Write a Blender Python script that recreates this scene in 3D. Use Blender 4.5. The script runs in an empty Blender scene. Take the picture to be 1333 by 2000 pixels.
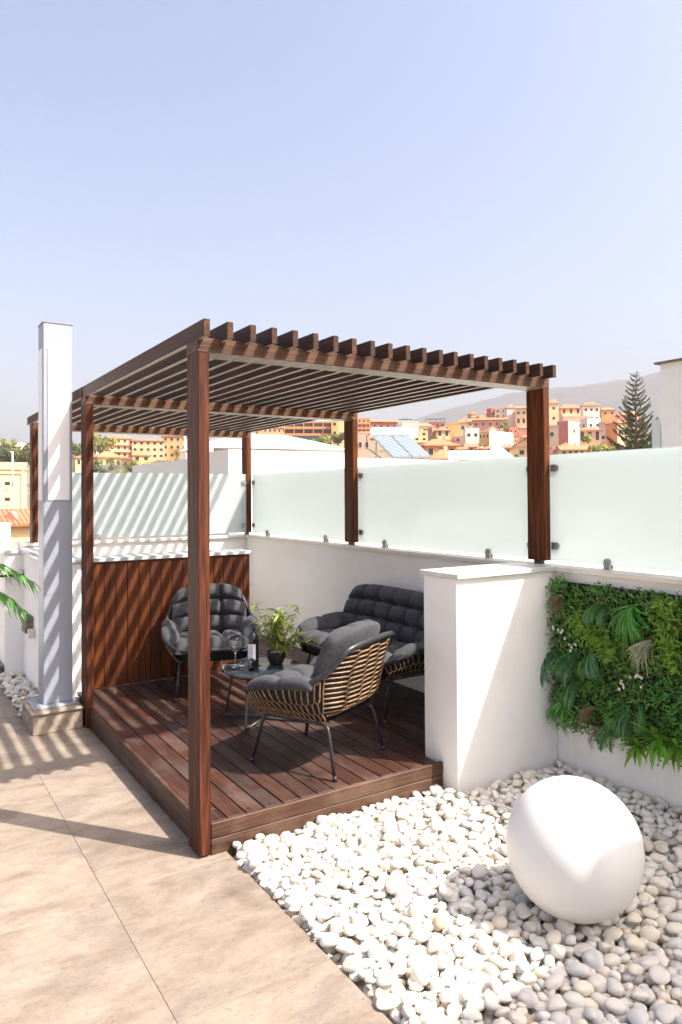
import bpy, bmesh, math, random
import numpy as np
from mathutils import Vector, Matrix

random.seed(7); np.random.seed(7)
R = math.radians
scene = bpy.context.scene
col = scene.collection

# ------------------------------------------------------------------ camera
camd = bpy.data.cameras.new('camera')
cam = bpy.data.objects.new('camera', camd); col.objects.link(cam); scene.camera = cam
camd.sensor_fit = 'VERTICAL'; camd.sensor_height = 36.0; camd.lens = 25.195
camd.shift_x = 0.0; camd.shift_y = -55.08/2000
camd.clip_start = 0.05; camd.clip_end = 20000
CAM = Vector((-1.1727, -3.0201, 1.6))
_y, _p, _r = R(32.4716), R(0.8887), R(-0.3996)
_fw = Vector((math.sin(_y)*math.cos(_p), math.cos(_y)*math.cos(_p), math.sin(_p)))
_rt = Vector((math.cos(_y), -math.sin(_y), 0)); _up = _rt.cross(_fw)
_r2 = math.cos(_r)*_rt + math.sin(_r)*_up
_u2 = -math.sin(_r)*_rt + math.cos(_r)*_up
M = Matrix((( _r2.x, _u2.x, -_fw.x, CAM.x), (_r2.y, _u2.y, -_fw.y, CAM.y), (_r2.z, _u2.z, -_fw.z, CAM.z), (0, 0, 0, 1)))
cam.matrix_world = M

# ------------------------------------------------------------------ sky, sun, exposure
SUN_TO = Vector((0.5, -0.64, 1.0)).normalized()
world = bpy.data.worlds.new('World'); scene.world = world; world.use_nodes = True
wn = world.node_tree.nodes; wl = world.node_tree.links
sky = wn.new('ShaderNodeTexSky'); sky.sky_type = 'NISHITA'; sky.sun_disc = False
sky.sun_elevation = R(50.9); sky.sun_rotation = math.atan2(SUN_TO.x, SUN_TO.y)
sky.air_density = 0.82; sky.dust_density = 5.6; sky.ozone_density = 0.3; sky.altitude = 0
wl.new(sky.outputs[0], wn['Background'].inputs[0]); wn['Background'].inputs[1].default_value = 0.15
sund = bpy.data.lights.new('sun', 'SUN'); sund.energy = 5.0; sund.angle = R(0.53); sund.color = (1.0, 0.95, 0.87)
sun = bpy.data.objects.new('sun', sund); col.objects.link(sun)
sun.rotation_euler = SUN_TO.to_track_quat('Z', 'Y').to_euler(); sun.location = (6, -8, 12)
scene.view_settings.view_transform = 'Standard'; scene.view_settings.look = 'None'
scene.view_settings.exposure = 1.34; scene.view_settings.gamma = 1.0
scene.view_settings.use_curve_mapping = False
scene.cycles.use_denoising = True
scene.cycles.max_bounces = 10; scene.cycles.diffuse_bounces = 4; scene.cycles.glossy_bounces = 4
scene.cycles.transmission_bounces = 8; scene.cycles.transparent_max_bounces = 12; scene.cycles.volume_bounces = 1
scene.cycles.sample_clamp_indirect = 6.0

# ------------------------------------------------------------------ materials
def srgb(r, g, b):
    f = lambda c: (c/255/12.92 if c/255 <= 0.04045 else ((c/255+0.055)/1.055)**2.4)
    return (f(r), f(g), f(b), 1)

class NT:
    def __init__(s, name):
        s.m = bpy.data.materials.new(name); s.m.use_nodes = True
        s.t = s.m.node_tree; s.n = s.t.nodes; s.l = s.t.links
        s.b = s.n['Principled BSDF']; s.out = s.n['Material Output']
    def new(s, t, **k):
        o = s.n.new(t)
        for a, v in k.items(): setattr(o, a, v)
        return o
    def link(s, a, b): s.l.new(a, b)
    def coords(s, kind='Object', scale=(1, 1, 1), rand=0.0, rot=(0, 0, 0)):
        tc = s.new('ShaderNodeTexCoord'); mp = s.new('ShaderNodeMapping')
        mp.inputs['Scale'].default_value = scale; mp.inputs['Rotation'].default_value = rot
        src = tc.outputs[kind]
        if rand:
            oi = s.new('ShaderNodeObjectInfo'); ad = s.new('ShaderNodeVectorMath', operation='MULTIPLY_ADD')
            ad.inputs[0].default_value = (rand, rand*1.7, rand*0.6)
            s.link(oi.outputs['Random'], ad.inputs[1]); s.link(src, ad.inputs[2]); src = ad.outputs[0]
        s.link(src, mp.inputs[0]); return mp.outputs[0]
    def noise(s, vec, scale=5, detail=4, rough=0.55, dist=0.0):
        n = s.new('ShaderNodeTexNoise'); n.inputs['Scale'].default_value = scale; n.inputs['Detail'].default_value = detail
        n.inputs['Roughness'].default_value = rough; n.inputs['Distortion'].default_value = dist
        s.link(vec, n.inputs['Vector']); return n.outputs['Fac']
    def ramp(s, fac, stops):
        r = s.new('ShaderNodeValToRGB'); e = r.color_ramp.elements
        while len(e) < len(stops): e.new(0.5)
        for el, (p, c) in zip(e, stops): el.position = p; el.color = c if len(c) == 4 else (*c, 1)
        s.link(fac, r.inputs[0]); return r.outputs[0]
    def mix(s, fac, a, b, mode='MIX'):
        m = s.new('ShaderNodeMix', data_type='RGBA', blend_type=mode)
        if hasattr(fac, 'links') or not isinstance(fac, (int, float)): s.link(fac, m.inputs[0])
        else: m.inputs[0].default_value = fac
        for i, v in ((6, a), (7, b)):
            if isinstance(v, tuple): m.inputs[i].default_value = v if len(v) == 4 else (*v, 1)
            else: s.link(v, m.inputs[i])
        return m.outputs[2]
    def randval(s, lo, hi):
        oi = s.new('ShaderNodeObjectInfo'); mr = s.new('ShaderNodeMapRange')
        mr.inputs[3].default_value = lo; mr.inputs[4].default_value = hi
        s.link(oi.outputs['Random'], mr.inputs[0]); return mr.outputs[0]
    def hsv(s, c, val=None, sat=None, hue=None):
        h = s.new('ShaderNodeHueSaturation'); s.link(c, h.inputs['Color'])
        for nm, v in (('Value', val), ('Saturation', sat), ('Hue', hue)):
            if v is None: continue
            if isinstance(v, (int, float)): h.inputs[nm].default_value = v
            else: s.link(v, h.inputs[nm])
        return h.outputs[0]
    def bump(s, fac, strength=0.3, dist=0.01):
        b = s.new('ShaderNodeBump'); b.inputs['Strength'].default_value = strength; b.inputs['Distance'].default_value = dist
        s.link(fac, b.inputs['Height']); s.link(b.outputs[0], s.b.inputs['Normal'])
    def base(s, c):
        if isinstance(c, tuple): s.b.inputs['Base Color'].default_value = c if len(c) == 4 else (*c, 1)
        else: s.link(c, s.b.inputs['Base Color'])
    def set(s, **k):
        for a, v in k.items(): s.b.inputs[a.replace('_', ' ')].default_value = v
        return s

def plain(name, c, rough=0.6, metal=0.0, var=0.08, scale=6, bump=0.0, spec=0.5, rnd=0.0):
    m = NT(name); v = m.coords('Object')
    f = m.noise(v, scale, 4)
    c = c if len(c) == 4 else (*c, 1)
    lo = tuple(max(0, x*(1-var)) for x in c[:3])+(1,); hi = tuple(min(1, x*(1+var)) for x in c[:3])+(1,)
    o = m.ramp(f, [(0.3, lo), (0.7, hi)])
    if rnd: o = m.hsv(o, val=m.randval(1-rnd, 1+rnd))
    m.base(o); m.set(Roughness=rough, Metallic=metal); m.b.inputs['Specular IOR Level'].default_value = spec
    if bump: m.bump(m.noise(v, scale*6, 3), bump, 0.005)
    return m.m

def wood(name, axis, dark, mid, light, rough=0.5, val=(0.8, 1.2), grain=1.0, wear=None, fine=46):
    m = NT(name)
    st = [fine, fine, fine]; st[axis] = 1.3
    v = m.coords('Object', tuple(st), rand=7.3)
    f = m.noise(v, 1.0, 6, 0.62, 0.8)
    st2 = [170, 170, 170]; st2[axis] = 5.0
    v2 = m.coords('Object', tuple(st2), rand=3.1)
    f2 = m.noise(v2, 1.0, 3, 0.6)
    c = m.ramp(f, [(0.30, dark), (0.5, mid), (0.72, light)])
    c = m.mix(0.5*grain, c, m.ramp(f2, [(0.35, (0.25, 0.22, 0.2, 1)), (0.6, (1, 1, 1, 1))]), 'MULTIPLY')
    if wear:
        vb = m.coords('Object', (3, 3, 3), rand=5.0)
        fw = m.ramp(m.noise(vb, 1.2, 5, 0.65), [(0.45, (0, 0, 0, 1)), (0.75, (1, 1, 1, 1))])
        c = m.mix(fw, c, wear)
    c = m.hsv(c, val=m.randval(*val), sat=m.randval(0.9, 1.03), hue=m.randval(0.497, 0.508))
    m.base(c); m.set(Roughness=rough); m.b.inputs['Specular IOR Level'].default_value = 0.22; m.bump(f2, 0.25, 0.004)
    return m.m

MAT = {}
POST = dict(dark=(0.0350, 0.0075, 0.0012, 1), mid=(0.1061, 0.0229, 0.0029, 1), light=(0.1937, 0.0459, 0.0057, 1))
MAT['post'] = wood('post_wood', 2, **POST, rough=0.55, val=(0.9, 1.1), grain=1.9, fine=30)
RAF = dict(dark=(0.0304, 0.0127, 0.0064, 1), mid=(0.0658, 0.0269, 0.0138, 1), light=(0.1012, 0.0464, 0.0243, 1))
MAT['rafter'] = wood('rafter_wood', 1, **RAF, rough=0.55, val=(0.75, 1.15))
BEAM = dict(dark=(0.0576, 0.0245, 0.0130, 1), mid=(0.1224, 0.0547, 0.0288, 1), light=(0.2088, 0.1080, 0.0612, 1))
MAT['underside'] = wood('underside_sheen_tint', 1, dark=(0.2975, 0.2528, 0.2066, 1), mid=(0.4760, 0.4190, 0.3511, 1), light=(0.6247, 0.5635, 0.4819, 1), rough=0.45)  # reflected floor light put into a paler colour for the undersides
MAT['beam'] = wood('beam_wood', 0, **BEAM, rough=0.5)
DECK = dict(dark=(0.0243, 0.0093, 0.0063, 1), mid=(0.0536, 0.0206, 0.0143, 1), light=(0.0892, 0.0372, 0.0256, 1))
MAT['deck'] = wood('deck_wood', 1, **DECK, rough=0.45, val=(0.75, 1.3), wear=(0.085, 0.060, 0.053, 1))
MAT['fascia_x'] = wood('fascia_wood', 0, **dict(DECK, mid=(0.0680, 0.0317, 0.0227, 1), light=(0.1134, 0.0605, 0.0416, 1)), rough=0.5, wear=(0.1210, 0.0756, 0.0544, 1))
MAT['fascia_y'] = wood('side_fascia_wood', 1, **DECK, rough=0.5, wear=(0.0980, 0.0630, 0.0490, 1))
CLAD = dict(dark=(0.0566, 0.0135, 0.0044, 1), mid=(0.0933, 0.0227, 0.0071, 1), light=(0.1333, 0.0368, 0.0119, 1))
MAT['clad'] = wood('cladding_wood', 2, **CLAD, rough=0.5, val=(0.75, 1.2), grain=0.6)

def white_render():
    m = NT('white_render'); v = m.coords('Object')
    f = m.noise(v, 2.2, 6, 0.6)
    c = m.ramp(f, [(0.3, (0.83, 0.815, 0.785, 1)), (0.7, (0.87, 0.86, 0.835, 1))])
    st = m.ramp(m.noise(m.coords('Object', (9, 9, 1.2)), 1.0, 5, 0.7), [(0.62, (1, 1, 1, 1)), (0.85, (0.86, 0.84, 0.8, 1))])
    c = m.mix(0.85, c, st, 'MULTIPLY')
    gr = m.ramp(m.noise(m.coords('Object', (1.6, 1.6, 2.4)), 1.0, 7, 0.72, 0.6), [(0.3, (0.93, 0.915, 0.89, 1)), (0.55, (1, 1, 1, 1))])
    c = m.mix(0.8, c, gr, 'MULTIPLY')
    m.base(c); m.set(Roughness=0.85); m.bump(m.noise(v, 60, 5, 0.65), 0.3, 0.004); return m.m
MAT['white'] = white_render()
def marble(name, c1, c2, rough=0.35):
    m = NT(name); v = m.coords('Object')
    f = m.noise(v, 3.5, 8, 0.65, 1.6)
    m.base(m.ramp(f, [(0.3, c1), (0.7, c2)])); m.set(Roughness=rough); return m.m
MAT['coping'] = marble('cream_marble', (0.60, 0.54, 0.47, 1), (0.74, 0.70, 0.63, 1))
MAT['slab'] = marble('grey_marble', (0.42, 0.44, 0.43, 1), (0.66, 0.67, 0.64, 1), 0.25)

def tile_mat():
    m = NT('travertine_tile')
    v = m.coords('Object', (7.5, 17, 9), rand=13.0, rot=(0, 0, 0.12))
    f = m.noise(v, 1.0, 10, 0.74, 0.25)
    v1 = m.coords('Object', (1.3, 2.6, 2), rand=9.0)
    f1 = m.noise(v1, 1.6, 5, 0.6, 0.5)
    c = m.ramp(f, [(0.28, (0.190, 0.152, 0.122, 1)), (0.44, (0.232, 0.190, 0.155, 1)), (0.56, (0.258, 0.214, 0.177, 1)), (0.74, (0.300, 0.256, 0.217, 1))])
    g = m.ramp(f1, [(0.36, (0.80, 0.79, 0.79, 1)), (0.52, (1.0, 0.98, 0.95, 1)), (0.68, (1.02, 0.985, 0.95, 1))])
    c = m.mix(1.0, c, g, 'MULTIPLY')
    v3 = m.coords('Object', (16, 44, 20), rand=4.0, rot=(0, 0, 0.12))
    pit = m.noise(v3, 1.0, 4, 0.6)
    pm = m.ramp(pit, [(0.26, (1, 1, 1, 1)), (0.335, (0, 0, 0, 1))])
    c = m.mix(pm, c, (0.15, 0.125, 0.105, 1))
    pl = m.ramp(m.noise(m.coords('Object', (9, 22, 9), rand=2.0), 1.0, 6, 0.7), [(0.68, (0, 0, 0, 1)), (0.76, (1, 1, 1, 1))])
    c = m.mix(pl, c, (0.36, 0.315, 0.27, 1))
    fl = m.ramp(m.noise(m.coords('Object', (48, 100, 40), rand=6.0, rot=(0, 0, 0.12)), 1.0, 5, 0.7), [(0.30, (.55, .51, .49, 1)), (0.43, (.97, .97, .97, 1)), (0.60, (1, 1, 1, 1)), (0.72, (1.22, 1.2, 1.18, 1))])
    c = m.mix(1.0, c, fl, 'MULTIPLY')
    pt = m.ramp(m.noise(m.coords('Object', (2.2, 4.5, 4), rand=11.0, rot=(0, 0, 0.3)), 1.0, 6, 0.65, 0.8), [(0.36, (.78, .73, .69, 1)), (0.5, (1, .985, .97, 1)), (0.66, (1.1, 1.1, 1.09, 1))])
    c = m.mix(0.9, c, pt, 'MULTIPLY')
    c = m.hsv(c, val=m.randval(0.95, 1.06))
    m.base(c); m.set(Roughness=0.6); m.bump(pit, 0.25, 0.003); return m.m
MAT['tile'] = tile_mat()
MAT['grout'] = plain('grout', (0.19, 0.16, 0.135), 0.9)

def pebble_mat(name, c1, c2, c3):
    m = NT(name); v = m.coords('Object', rand=20.0)
    f = m.noise(v, 26, 5, 0.6, 0.8)
    c = m.ramp(f, [(0.28, c1), (0.5, c2), (0.75, c3)])
    vein = m.ramp(m.noise(m.coords('Object', (30, 30, 70), rand=9.0), 1.0, 4, 0.6, 1.5), [(0.6, (0, 0, 0, 1)), (0.72, (1, 1, 1, 1))])
    c = m.mix(vein, c, c1)
    c = m.hsv(c, val=m.randval(0.86, 1.08), sat=m.randval(0.4, 1.25))
    m.base(c); m.set(Roughness=0.62); m.bump(m.noise(v, 160, 3), 0.12, 0.002); return m.m
MAT['pebble'] = pebble_mat('white_pebble', (0.60, 0.505, 0.39, 1), (0.69, 0.635, 0.545, 1), (0.735, 0.70, 0.635, 1))
MAT['pebble_tan'] = pebble_mat('tan_pebble', (0.30, 0.21, 0.13, 1), (0.43, 0.34, 0.24, 1), (0.55, 0.47, 0.37, 1))
MAT['pebble_grey'] = pebble_mat('grey_pebble', (0.36, 0.37, 0.39, 1), (0.5, 0.51, 0.53, 1), (0.6, 0.6, 0.6, 1))
MAT['bed'] = plain('pebble_bed_base', (0.5, 0.43, 0.34), 0.95, var=0.3, scale=30)

def frosted():
    m = NT('frosted_glass')
    d = m.new('ShaderNodeBsdfDiffuse'); t = m.new('ShaderNodeBsdfTranslucent'); g = m.new('ShaderNodeBsdfGlossy')
    d.inputs[0].default_value = (0.80, 0.86, 0.86, 1); t.inputs[0].default_value = (0.775, 0.835, 0.835, 1)
    g.inputs[0].default_value = (1, 1, 1, 1); g.inputs['Roughness'].default_value = 0.12
    f = m.noise(m.coords('Object'), 1.3, 3)
    a = m.new('ShaderNodeMixShader'); b = m.new('ShaderNodeMixShader'); fr = m.new('ShaderNodeFresnel'); fr.inputs[0].default_value = 1.4
    mr = m.new('ShaderNodeMapRange'); mr.inputs[3].default_value = 0.70; mr.inputs[4].default_value = 0.77; m.link(f, mr.inputs[0]); m.link(mr.outputs[0], a.inputs[0])
    m.link(d.outputs[0], a.inputs[1]); m.link(t.outputs[0], a.inputs[2])
    m.link(fr.outputs[0], b.inputs[0]); m.link(a.outputs[0], b.inputs[1]); m.link(g.outputs[0], b.inputs[2])
    m.link(b.outputs[0], m.out.inputs[0]); return m.m
MAT['frost'] = frosted()
MAT['steel'] = plain('brushed_steel', (0.30, 0.32, 0.31), 0.42, 0.75, 0.12, 40)
MAT['pillar'] = plain('grey_powder_coat', (0.29, 0.31, 0.365), 0.42, 0.1, 0.03, 3)
MAT['pillar_panel'] = plain('white_acrylic', (0.80, 0.80, 0.81), 0.35, 0, 0.02)
MAT['black'] = plain('black_metal', (0.022, 0.023, 0.026), 0.38, 0.0, 0.15, 20)
MAT['liner'] = plain('black_mesh_liner', (0.012, 0.012, 0.013), 0.8)
def fabric():
    m = NT('charcoal_fabric'); v = m.coords('Object')
    f = m.noise(v, 9, 5, 0.6); w = m.noise(m.coords('Object', (420, 420, 420)), 1.0, 2)
    c = m.ramp(f, [(0.3, (0.034, 0.034, 0.041, 1)), (0.7, (0.053, 0.053, 0.060, 1))])
    c = m.mix(0.3, c, m.ramp(w, [(0.35, (0.5, 0.5, 0.5, 1)), (0.65, (1.3, 1.3, 1.3, 1))]), 'MULTIPLY')
    m.base(c); m.set(Roughness=0.9); m.b.inputs['Sheen Weight'].default_value = 0.08; m.b.inputs['Sheen Roughness'].default_value = 0.4
    wr = m.noise(m.coords('Object', (14, 14, 14)), 1.0, 5, 0.55, 2.0)
    m.bump(wr, 0.35, 0.012); return m.m
MAT['fabric'] = fabric()
def rattan():
    m = NT('natural_rattan'); f = m.noise(m.coords('Object', rand=6.0), 55, 4, 0.6)
    c = m.ramp(f, [(0.3, (0.1530, 0.0828, 0.0400, 1)), (0.55, (0.2970, 0.1794, 0.0930, 1)), (0.8, (0.4140, 0.2852, 0.1750, 1))])
    m.base(m.hsv(c, val=m.randval(0.75, 1.15))); m.set(Roughness=0.4); return m.m
MAT['rattan'] = rattan()
MAT['table_top'] = plain('dark_glass_top', (0.02, 0.026, 0.03), 0.12, 0.0, 0.1, 8, spec=0.9)
MAT['bottle'] = plain('dark_bottle_glass', (0.008, 0.010, 0.008), 0.06, 0.0, 0.1, spec=0.8)
MAT['label'] = plain('wine_label_paper', (0.72, 0.70, 0.76), 0.7)
MAT['ink'] = plain('violet_ink', (0.16, 0.07, 0.16), 0.7)
def glass():
    m = NT('clear_glass'); m.base((1, 1, 1, 1)); m.set(Roughness=0.0, IOR=1.45); m.b.inputs['Transmission Weight'].default_value = 1.0; return m.m
MAT['glass'] = glass()
MAT['pot'] = plain('black_ceramic', (0.02, 0.02, 0.021), 0.5, 0, 0.1)

def leafmat(name, dark, light, rough=0.45, trans=0.3, sc=18, rnd=0.25):
    m = NT(name); f = m.noise(m.coords('Object', rand=5.0), sc, 3)
    c = m.hsv(m.ramp(f, [(0.3, dark), (0.7, light)]), val=m.randval(1-rnd, 1+rnd), hue=m.randval(0.485, 0.515))
    m.base(c); m.set(Roughness=rough)
    t = m.new('ShaderNodeBsdfTranslucent'); m.link(c, t.inputs[0])
    x = m.new('ShaderNodeMixShader'); x.inputs[0].default_value = trans
    m.link(m.b.outputs[0], x.inputs[1]); m.link(t.outputs[0], x.inputs[2]); m.link(x.outputs[0], m.out.inputs[0]); return m.m
MAT['leaf_bamboo'] = leafmat('bamboo_leaf', (0.1674, 0.2337, 0.0273, 1), (0.3515, 0.3869, 0.0682, 1), trans=0.45)
MAT['leaf_lime'] = leafmat('lime_leaf', (0.1030, 0.2795, 0.0185, 1), (0.2693, 0.5175, 0.0557, 1))
MAT['leaf_box'] = leafmat('box_leaf', (0.0640, 0.1641, 0.0218, 1), (0.2046, 0.4010, 0.0613, 1))
MAT['leaf_dark'] = leafmat('dark_leaf', (0.0266, 0.1097, 0.0189, 1), (0.0886, 0.2632, 0.0441, 1))
MAT['leaf_green'] = leafmat('bright_green_leaf', (0.0488, 0.2113, 0.0293, 1), (0.1137, 0.4225, 0.0569, 1))
MAT['leaf_yel'] = leafmat('yellow_green_leaf', (0.1344, 0.1400, 0.0190, 1), (0.2688, 0.2800, 0.0570, 1))
MAT['leaf_fern'] = leafmat('fern_leaf', (0.0338, 0.1313, 0.0413, 1), (0.0938, 0.2625, 0.0938, 1))
MAT['leaf_brown'] = leafmat('dry_grass', (0.1445, 0.0808, 0.0450, 1), (0.2890, 0.1805, 0.1100, 1))
MAT['leaf_pale'] = leafmat('pale_grass', (0.35, 0.40, 0.22, 1), (0.58, 0.60, 0.40, 1))
MAT['petal'] = plain('white_petal', (0.75, 0.75, 0.7), 0.6)
MAT['soil'] = plain('planting_backing', (0.012, 0.016, 0.009), 0.95)
MAT['palm'] = leafmat('palm_leaflet', (0.03, 0.15, 0.015, 1), (0.12, 0.34, 0.05, 1), 0.35, 0.35, 9)
MAT['stone'] = plain('weathered_stone', (0.25, 0.20, 0.155), 0.8, 0, 0.4, 14, 0.4)
MAT['dark_stone'] = plain('dark_stone', (0.17, 0.14, 0.125), 0.85, 0, 0.4, 12, 0.4)
def shell_plastic():
    m = NT('white_polyethylene'); v = m.coords('Object'); c = m.ramp(m.noise(v, 3, 4), [(.3, (.775, .76, .735, 1)), (.7, (.795, .78, .755, 1))])
    m.base(c); m.set(Roughness=0.4); t = m.new('ShaderNodeBsdfTranslucent'); m.link(c, t.inputs[0])
    x = m.new('ShaderNodeMixShader'); x.inputs[0].default_value = 0.15; m.link(m.b.outputs[0], x.inputs[1]); m.link(t.outputs[0], x.inputs[2]); m.link(x.outputs[0], m.out.inputs[0]); return m.m
MAT['ball'] = shell_plastic()

# ------------------------------------------------------------------ mesh helpers
class MB:
    def __init__(s): s.v = []; s.f = []; s.smooth = False
    def add(s, vs, fs):
        o = len(s.v); s.v.extend([tuple(map(float, p)) for p in vs]); s.f.extend([tuple(i+o for i in f) for f in fs]); return s
    def box(s, x0, x1, y0, y1, z0, z1, ch=0.0):
        if ch <= 0:
            vs = [(x, y, z) for z in (z0, z1) for y in (y0, y1) for x in (x0, x1)]
            return s.add(vs, [(0, 2, 3, 1), (4, 5, 7, 6), (0, 1, 5, 4), (2, 6, 7, 3), (0, 4, 6, 2), (1, 3, 7, 5)])
        bm = bmesh.new(); bmesh.ops.create_cube(bm, size=1)
        for v in bm.verts: v.co = ((x0+x1)/2+v.co.x*(x1-x0), (y0+y1)/2+v.co.y*(y1-y0), (z0+z1)/2+v.co.z*(z1-z0))
        bmesh.ops.bevel(bm, geom=list(bm.edges), offset=ch, segments=1, affect='EDGES')
        bm.verts.index_update(); s.add([v.co[:] for v in bm.verts], [[v.index for v in f.verts] for f in bm.faces]); bm.free(); return s
    def tube(s, pts, r, n=8, caps=True):
        pts = [Vector(p) for p in pts]; N = len(pts); rs = r if hasattr(r, '__len__') else [r]*N
        T = [(pts[min(i+1, N-1)]-pts[max(i-1, 0)]).normalized() for i in range(N)]
        a = T[0].orthogonal().normalized(); vs = []
        for i in range(N):
            a = (a - T[i]*a.dot(T[i])); a = a.normalized() if a.length > 1e-6 else T[i].orthogonal().normalized()
            b = T[i].cross(a)
            for k in range(n):
                t = 2*math.pi*k/n; vs.append(pts[i]+(a*math.cos(t)+b*math.sin(t))*rs[i])
        fs = [(i*n+k, i*n+(k+1) % n, (i+1)*n+(k+1) % n, (i+1)*n+k) for i in range(N-1) for k in range(n)]
        if caps: fs += [tuple(range(n))[::-1], tuple(range((N-1)*n, N*n))]
        return s.add(vs, fs)
    def lathe(s, prof, n=32, c=(0, 0, 0)):
        vs = [(c[0]+r*math.cos(2*math.pi*k/n), c[1]+r*math.sin(2*math.pi*k/n), c[2]+z) for r, z in prof for k in range(n)]
        fs = [(i*n+k, i*n+(k+1) % n, (i+1)*n+(k+1) % n, (i+1)*n+k) for i in range(len(prof)-1) for k in range(n)]
        return s.add(vs, fs)
    def grid(s, P, closed_u=False):
        na, nb = P.shape[:2]; vs = P.reshape(-1, 3)
        fs = [(i*nb+j, (i+1)*nb+j, (i+1)*nb+j+1, i*nb+j+1) for i in range(na-1) for j in range(nb-1)]
        return s.add(vs, fs)
    def mesh(s, name, mat=None, smooth=None, off=(0, 0, 0)):
        me = bpy.data.meshes.new(name)
        v = [(p[0]-off[0], p[1]-off[1], p[2]-off[2]) for p in s.v]
        me.from_pydata(v, [], s.f)
        if mat is not None: me.materials.append(mat)
        if s.smooth if smooth is None else smooth: me.polygons.foreach_set('use_smooth', [True]*len(me.polygons))
        me.update(); return me

def link(o): col.objects.link(o); return o
def thing(name, label, cat, loc=(0, 0, 0), rz=0.0, group=None):
    o = link(bpy.data.objects.new(name, None)); o.location = loc; o.rotation_euler = (0, 0, rz); o.empty_display_size = 0.05
    o['label'] = label; o['category'] = cat
    if group: o['group'] = group
    return o
def tag(o, label, cat, group=None, kind=None):
    if label: o['label'] = label
    if cat: o['category'] = cat
    if group: o['group'] = group
    if kind: o['kind'] = kind
    return o
def part(name, mb, mat, parent=None, smooth=None, world=True, loc=None, label=None, kind=None, auto=None):
    """world=True: mb is in world coordinates and the parent is not rotated; the mesh gets its own centre as origin."""
    base = Vector((0, 0, 0))
    if parent is not None and world:
        p = parent
        while p is not None: base = base+Vector(p.location); p = p.parent
    me = None
    if isinstance(mb, MB):
        if loc is None:
            a = np.array(mb.v); loc = Vector(((a.min(0)+a.max(0))/2).tolist())
        me = mb.mesh(name, mat, smooth, off=loc)
    else: me = mb
    o = link(bpy.data.objects.new(name, me))
    o.location = Vector(loc if loc is not None else (0, 0, 0))-base
    if parent is not None: o.parent = parent
    if label: o['label'] = label
    if kind: o['kind'] = kind
    if auto:
        for pl in me.polygons: pl.use_smooth = True
        me.set_sharp_from_angle(angle=R(auto))
    return o
def structure(name, mb, mat, smooth=None, label=None):
    o = part(name, mb, mat, None, smooth); o['kind'] = 'structure'
    if label: o['label'] = label
    return o
def copy_tree(o, parent=None):
    c = o.copy(); col.objects.link(c); c.parent = parent
    for ch in [x for x in bpy.data.objects if x.parent == o]: copy_tree(ch, c)
    return c
def catmull(pts, n, closed=False):
    P = np.array(pts, float); N = len(P); out = []
    segs = N if closed else N-1
    for i in range(segs):
        p = [P[(i+k) % N] if closed else P[min(max(i+k, 0), N-1)] for k in (-1, 0, 1, 2)]
        for t in np.linspace(0, 1, n, endpoint=False):
            out.append(0.5*((2*p[1])+(-p[0]+p[2])*t+(2*p[0]-5*p[1]+4*p[2]-p[3])*t**2+(-p[0]+3*p[1]-3*p[2]+p[3])*t**3))
    if not closed: out.append(P[-1])
    return np.array(out)

# ================================================================== THE TERRACE
# ---- floor of long travertine tiles
fl = MB().box(-6.0, 0.13, -8.0, 9.0, -0.12, -0.003)
floor = structure('floor', fl, MAT['grout'])
def floor_tile(x0, x1, y0, y1):
    g = 0.0008
    dz = random.uniform(-0.0008, 0.0008)
    part('tile', MB().box(x0+g, x1-g, y0+g, y1-g, -0.0028, dz, 0.0009), MAT['tile'], floor)
rows = [-6.0, -3.9, -2.55, -1.72, -0.885, -0.049, 0.787, 1.865, 2.72, 3.33, 4.2]
for a, b in zip(rows[:-1], rows[1:]):
    if a < 1.8: floor_tile(-0.42, 0.128, a, b)
    else: floor_tile(-0.42, -0.155 if a > 2.7 else 0.02, a, b)
rowl = [-6.0, -3.9, -2.9, -1.5, -0.11, 1.31, 2.72, 3.33, 4.2, 5.4]
for k, (x0, x1) in enumerate(((-1.27, -0.42), (-2.12, -1.27), (-2.97, -2.12))):
    for a, b in zip(rowl[:-1], rowl[1:]): floor_tile(x0, x1, a, b)
# ---- pebble bed base
structure('pebble_bed', MB().box(0.132, 2.2, -8.0, -0.10, -0.14, -0.032), MAT['bed'])
structure('subfloor', MB().box(0.132, 2.25, -0.10, 4.3, -0.14, -0.034), MAT['bed'])

# ---- white walls
Zc = 1.168
t = thing('parapet_wall', 'long white parapet wall on the right carrying the frosted glass panels', 'wall', (2.33, 0.6, -0.12))
part('wall_body', MB().box(2.19, 2.45, -3.9, 4.2, -0.12, Zc-0.026), MAT['white'], t)
ys = [-3.9, -2.7, -1.45, -0.25, 0.95, 2.15, 3.3, 4.17]
for a, b in zip(ys[:-1], ys[1:]): part('coping_slab', MB().box(2.155, 2.47, a+.001, b-.001, Zc-0.026, Zc, 0.002), MAT['coping'], t)
t = thing('parapet_wall', 'white back parapet wall under the striped frosted glass panel', 'wall', (1.1, 4.33, -0.12))
part('wall_body', MB().box(-0.10, 2.45, 4.2, 4.45, -0.12, Zc-0.026), MAT['white'], t)
xs = [-0.135, 1.1, 2.47]
for a, b in zip(xs[:-1], xs[1:]): part('coping_slab', MB().box(a+.001, b-.001, 4.172, 4.48, Zc-0.026, Zc, 0.002), MAT['coping'], t)
t = thing('wall_stub', 'short white wall stub with marble cap at the right end of the deck', 'wall', (1.8, 0.03, -0.12))
part('wall_body', MB().box(1.405, 2.188, -0.11, 0.168, -0.12, 1.145, 0.004), MAT['white'], t)
part('cap_slab', MB().box(1.392, 2.153, -0.135, 0.188, 1.146, Zc+0.004, 0.002), MAT['slab'], t)
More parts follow.
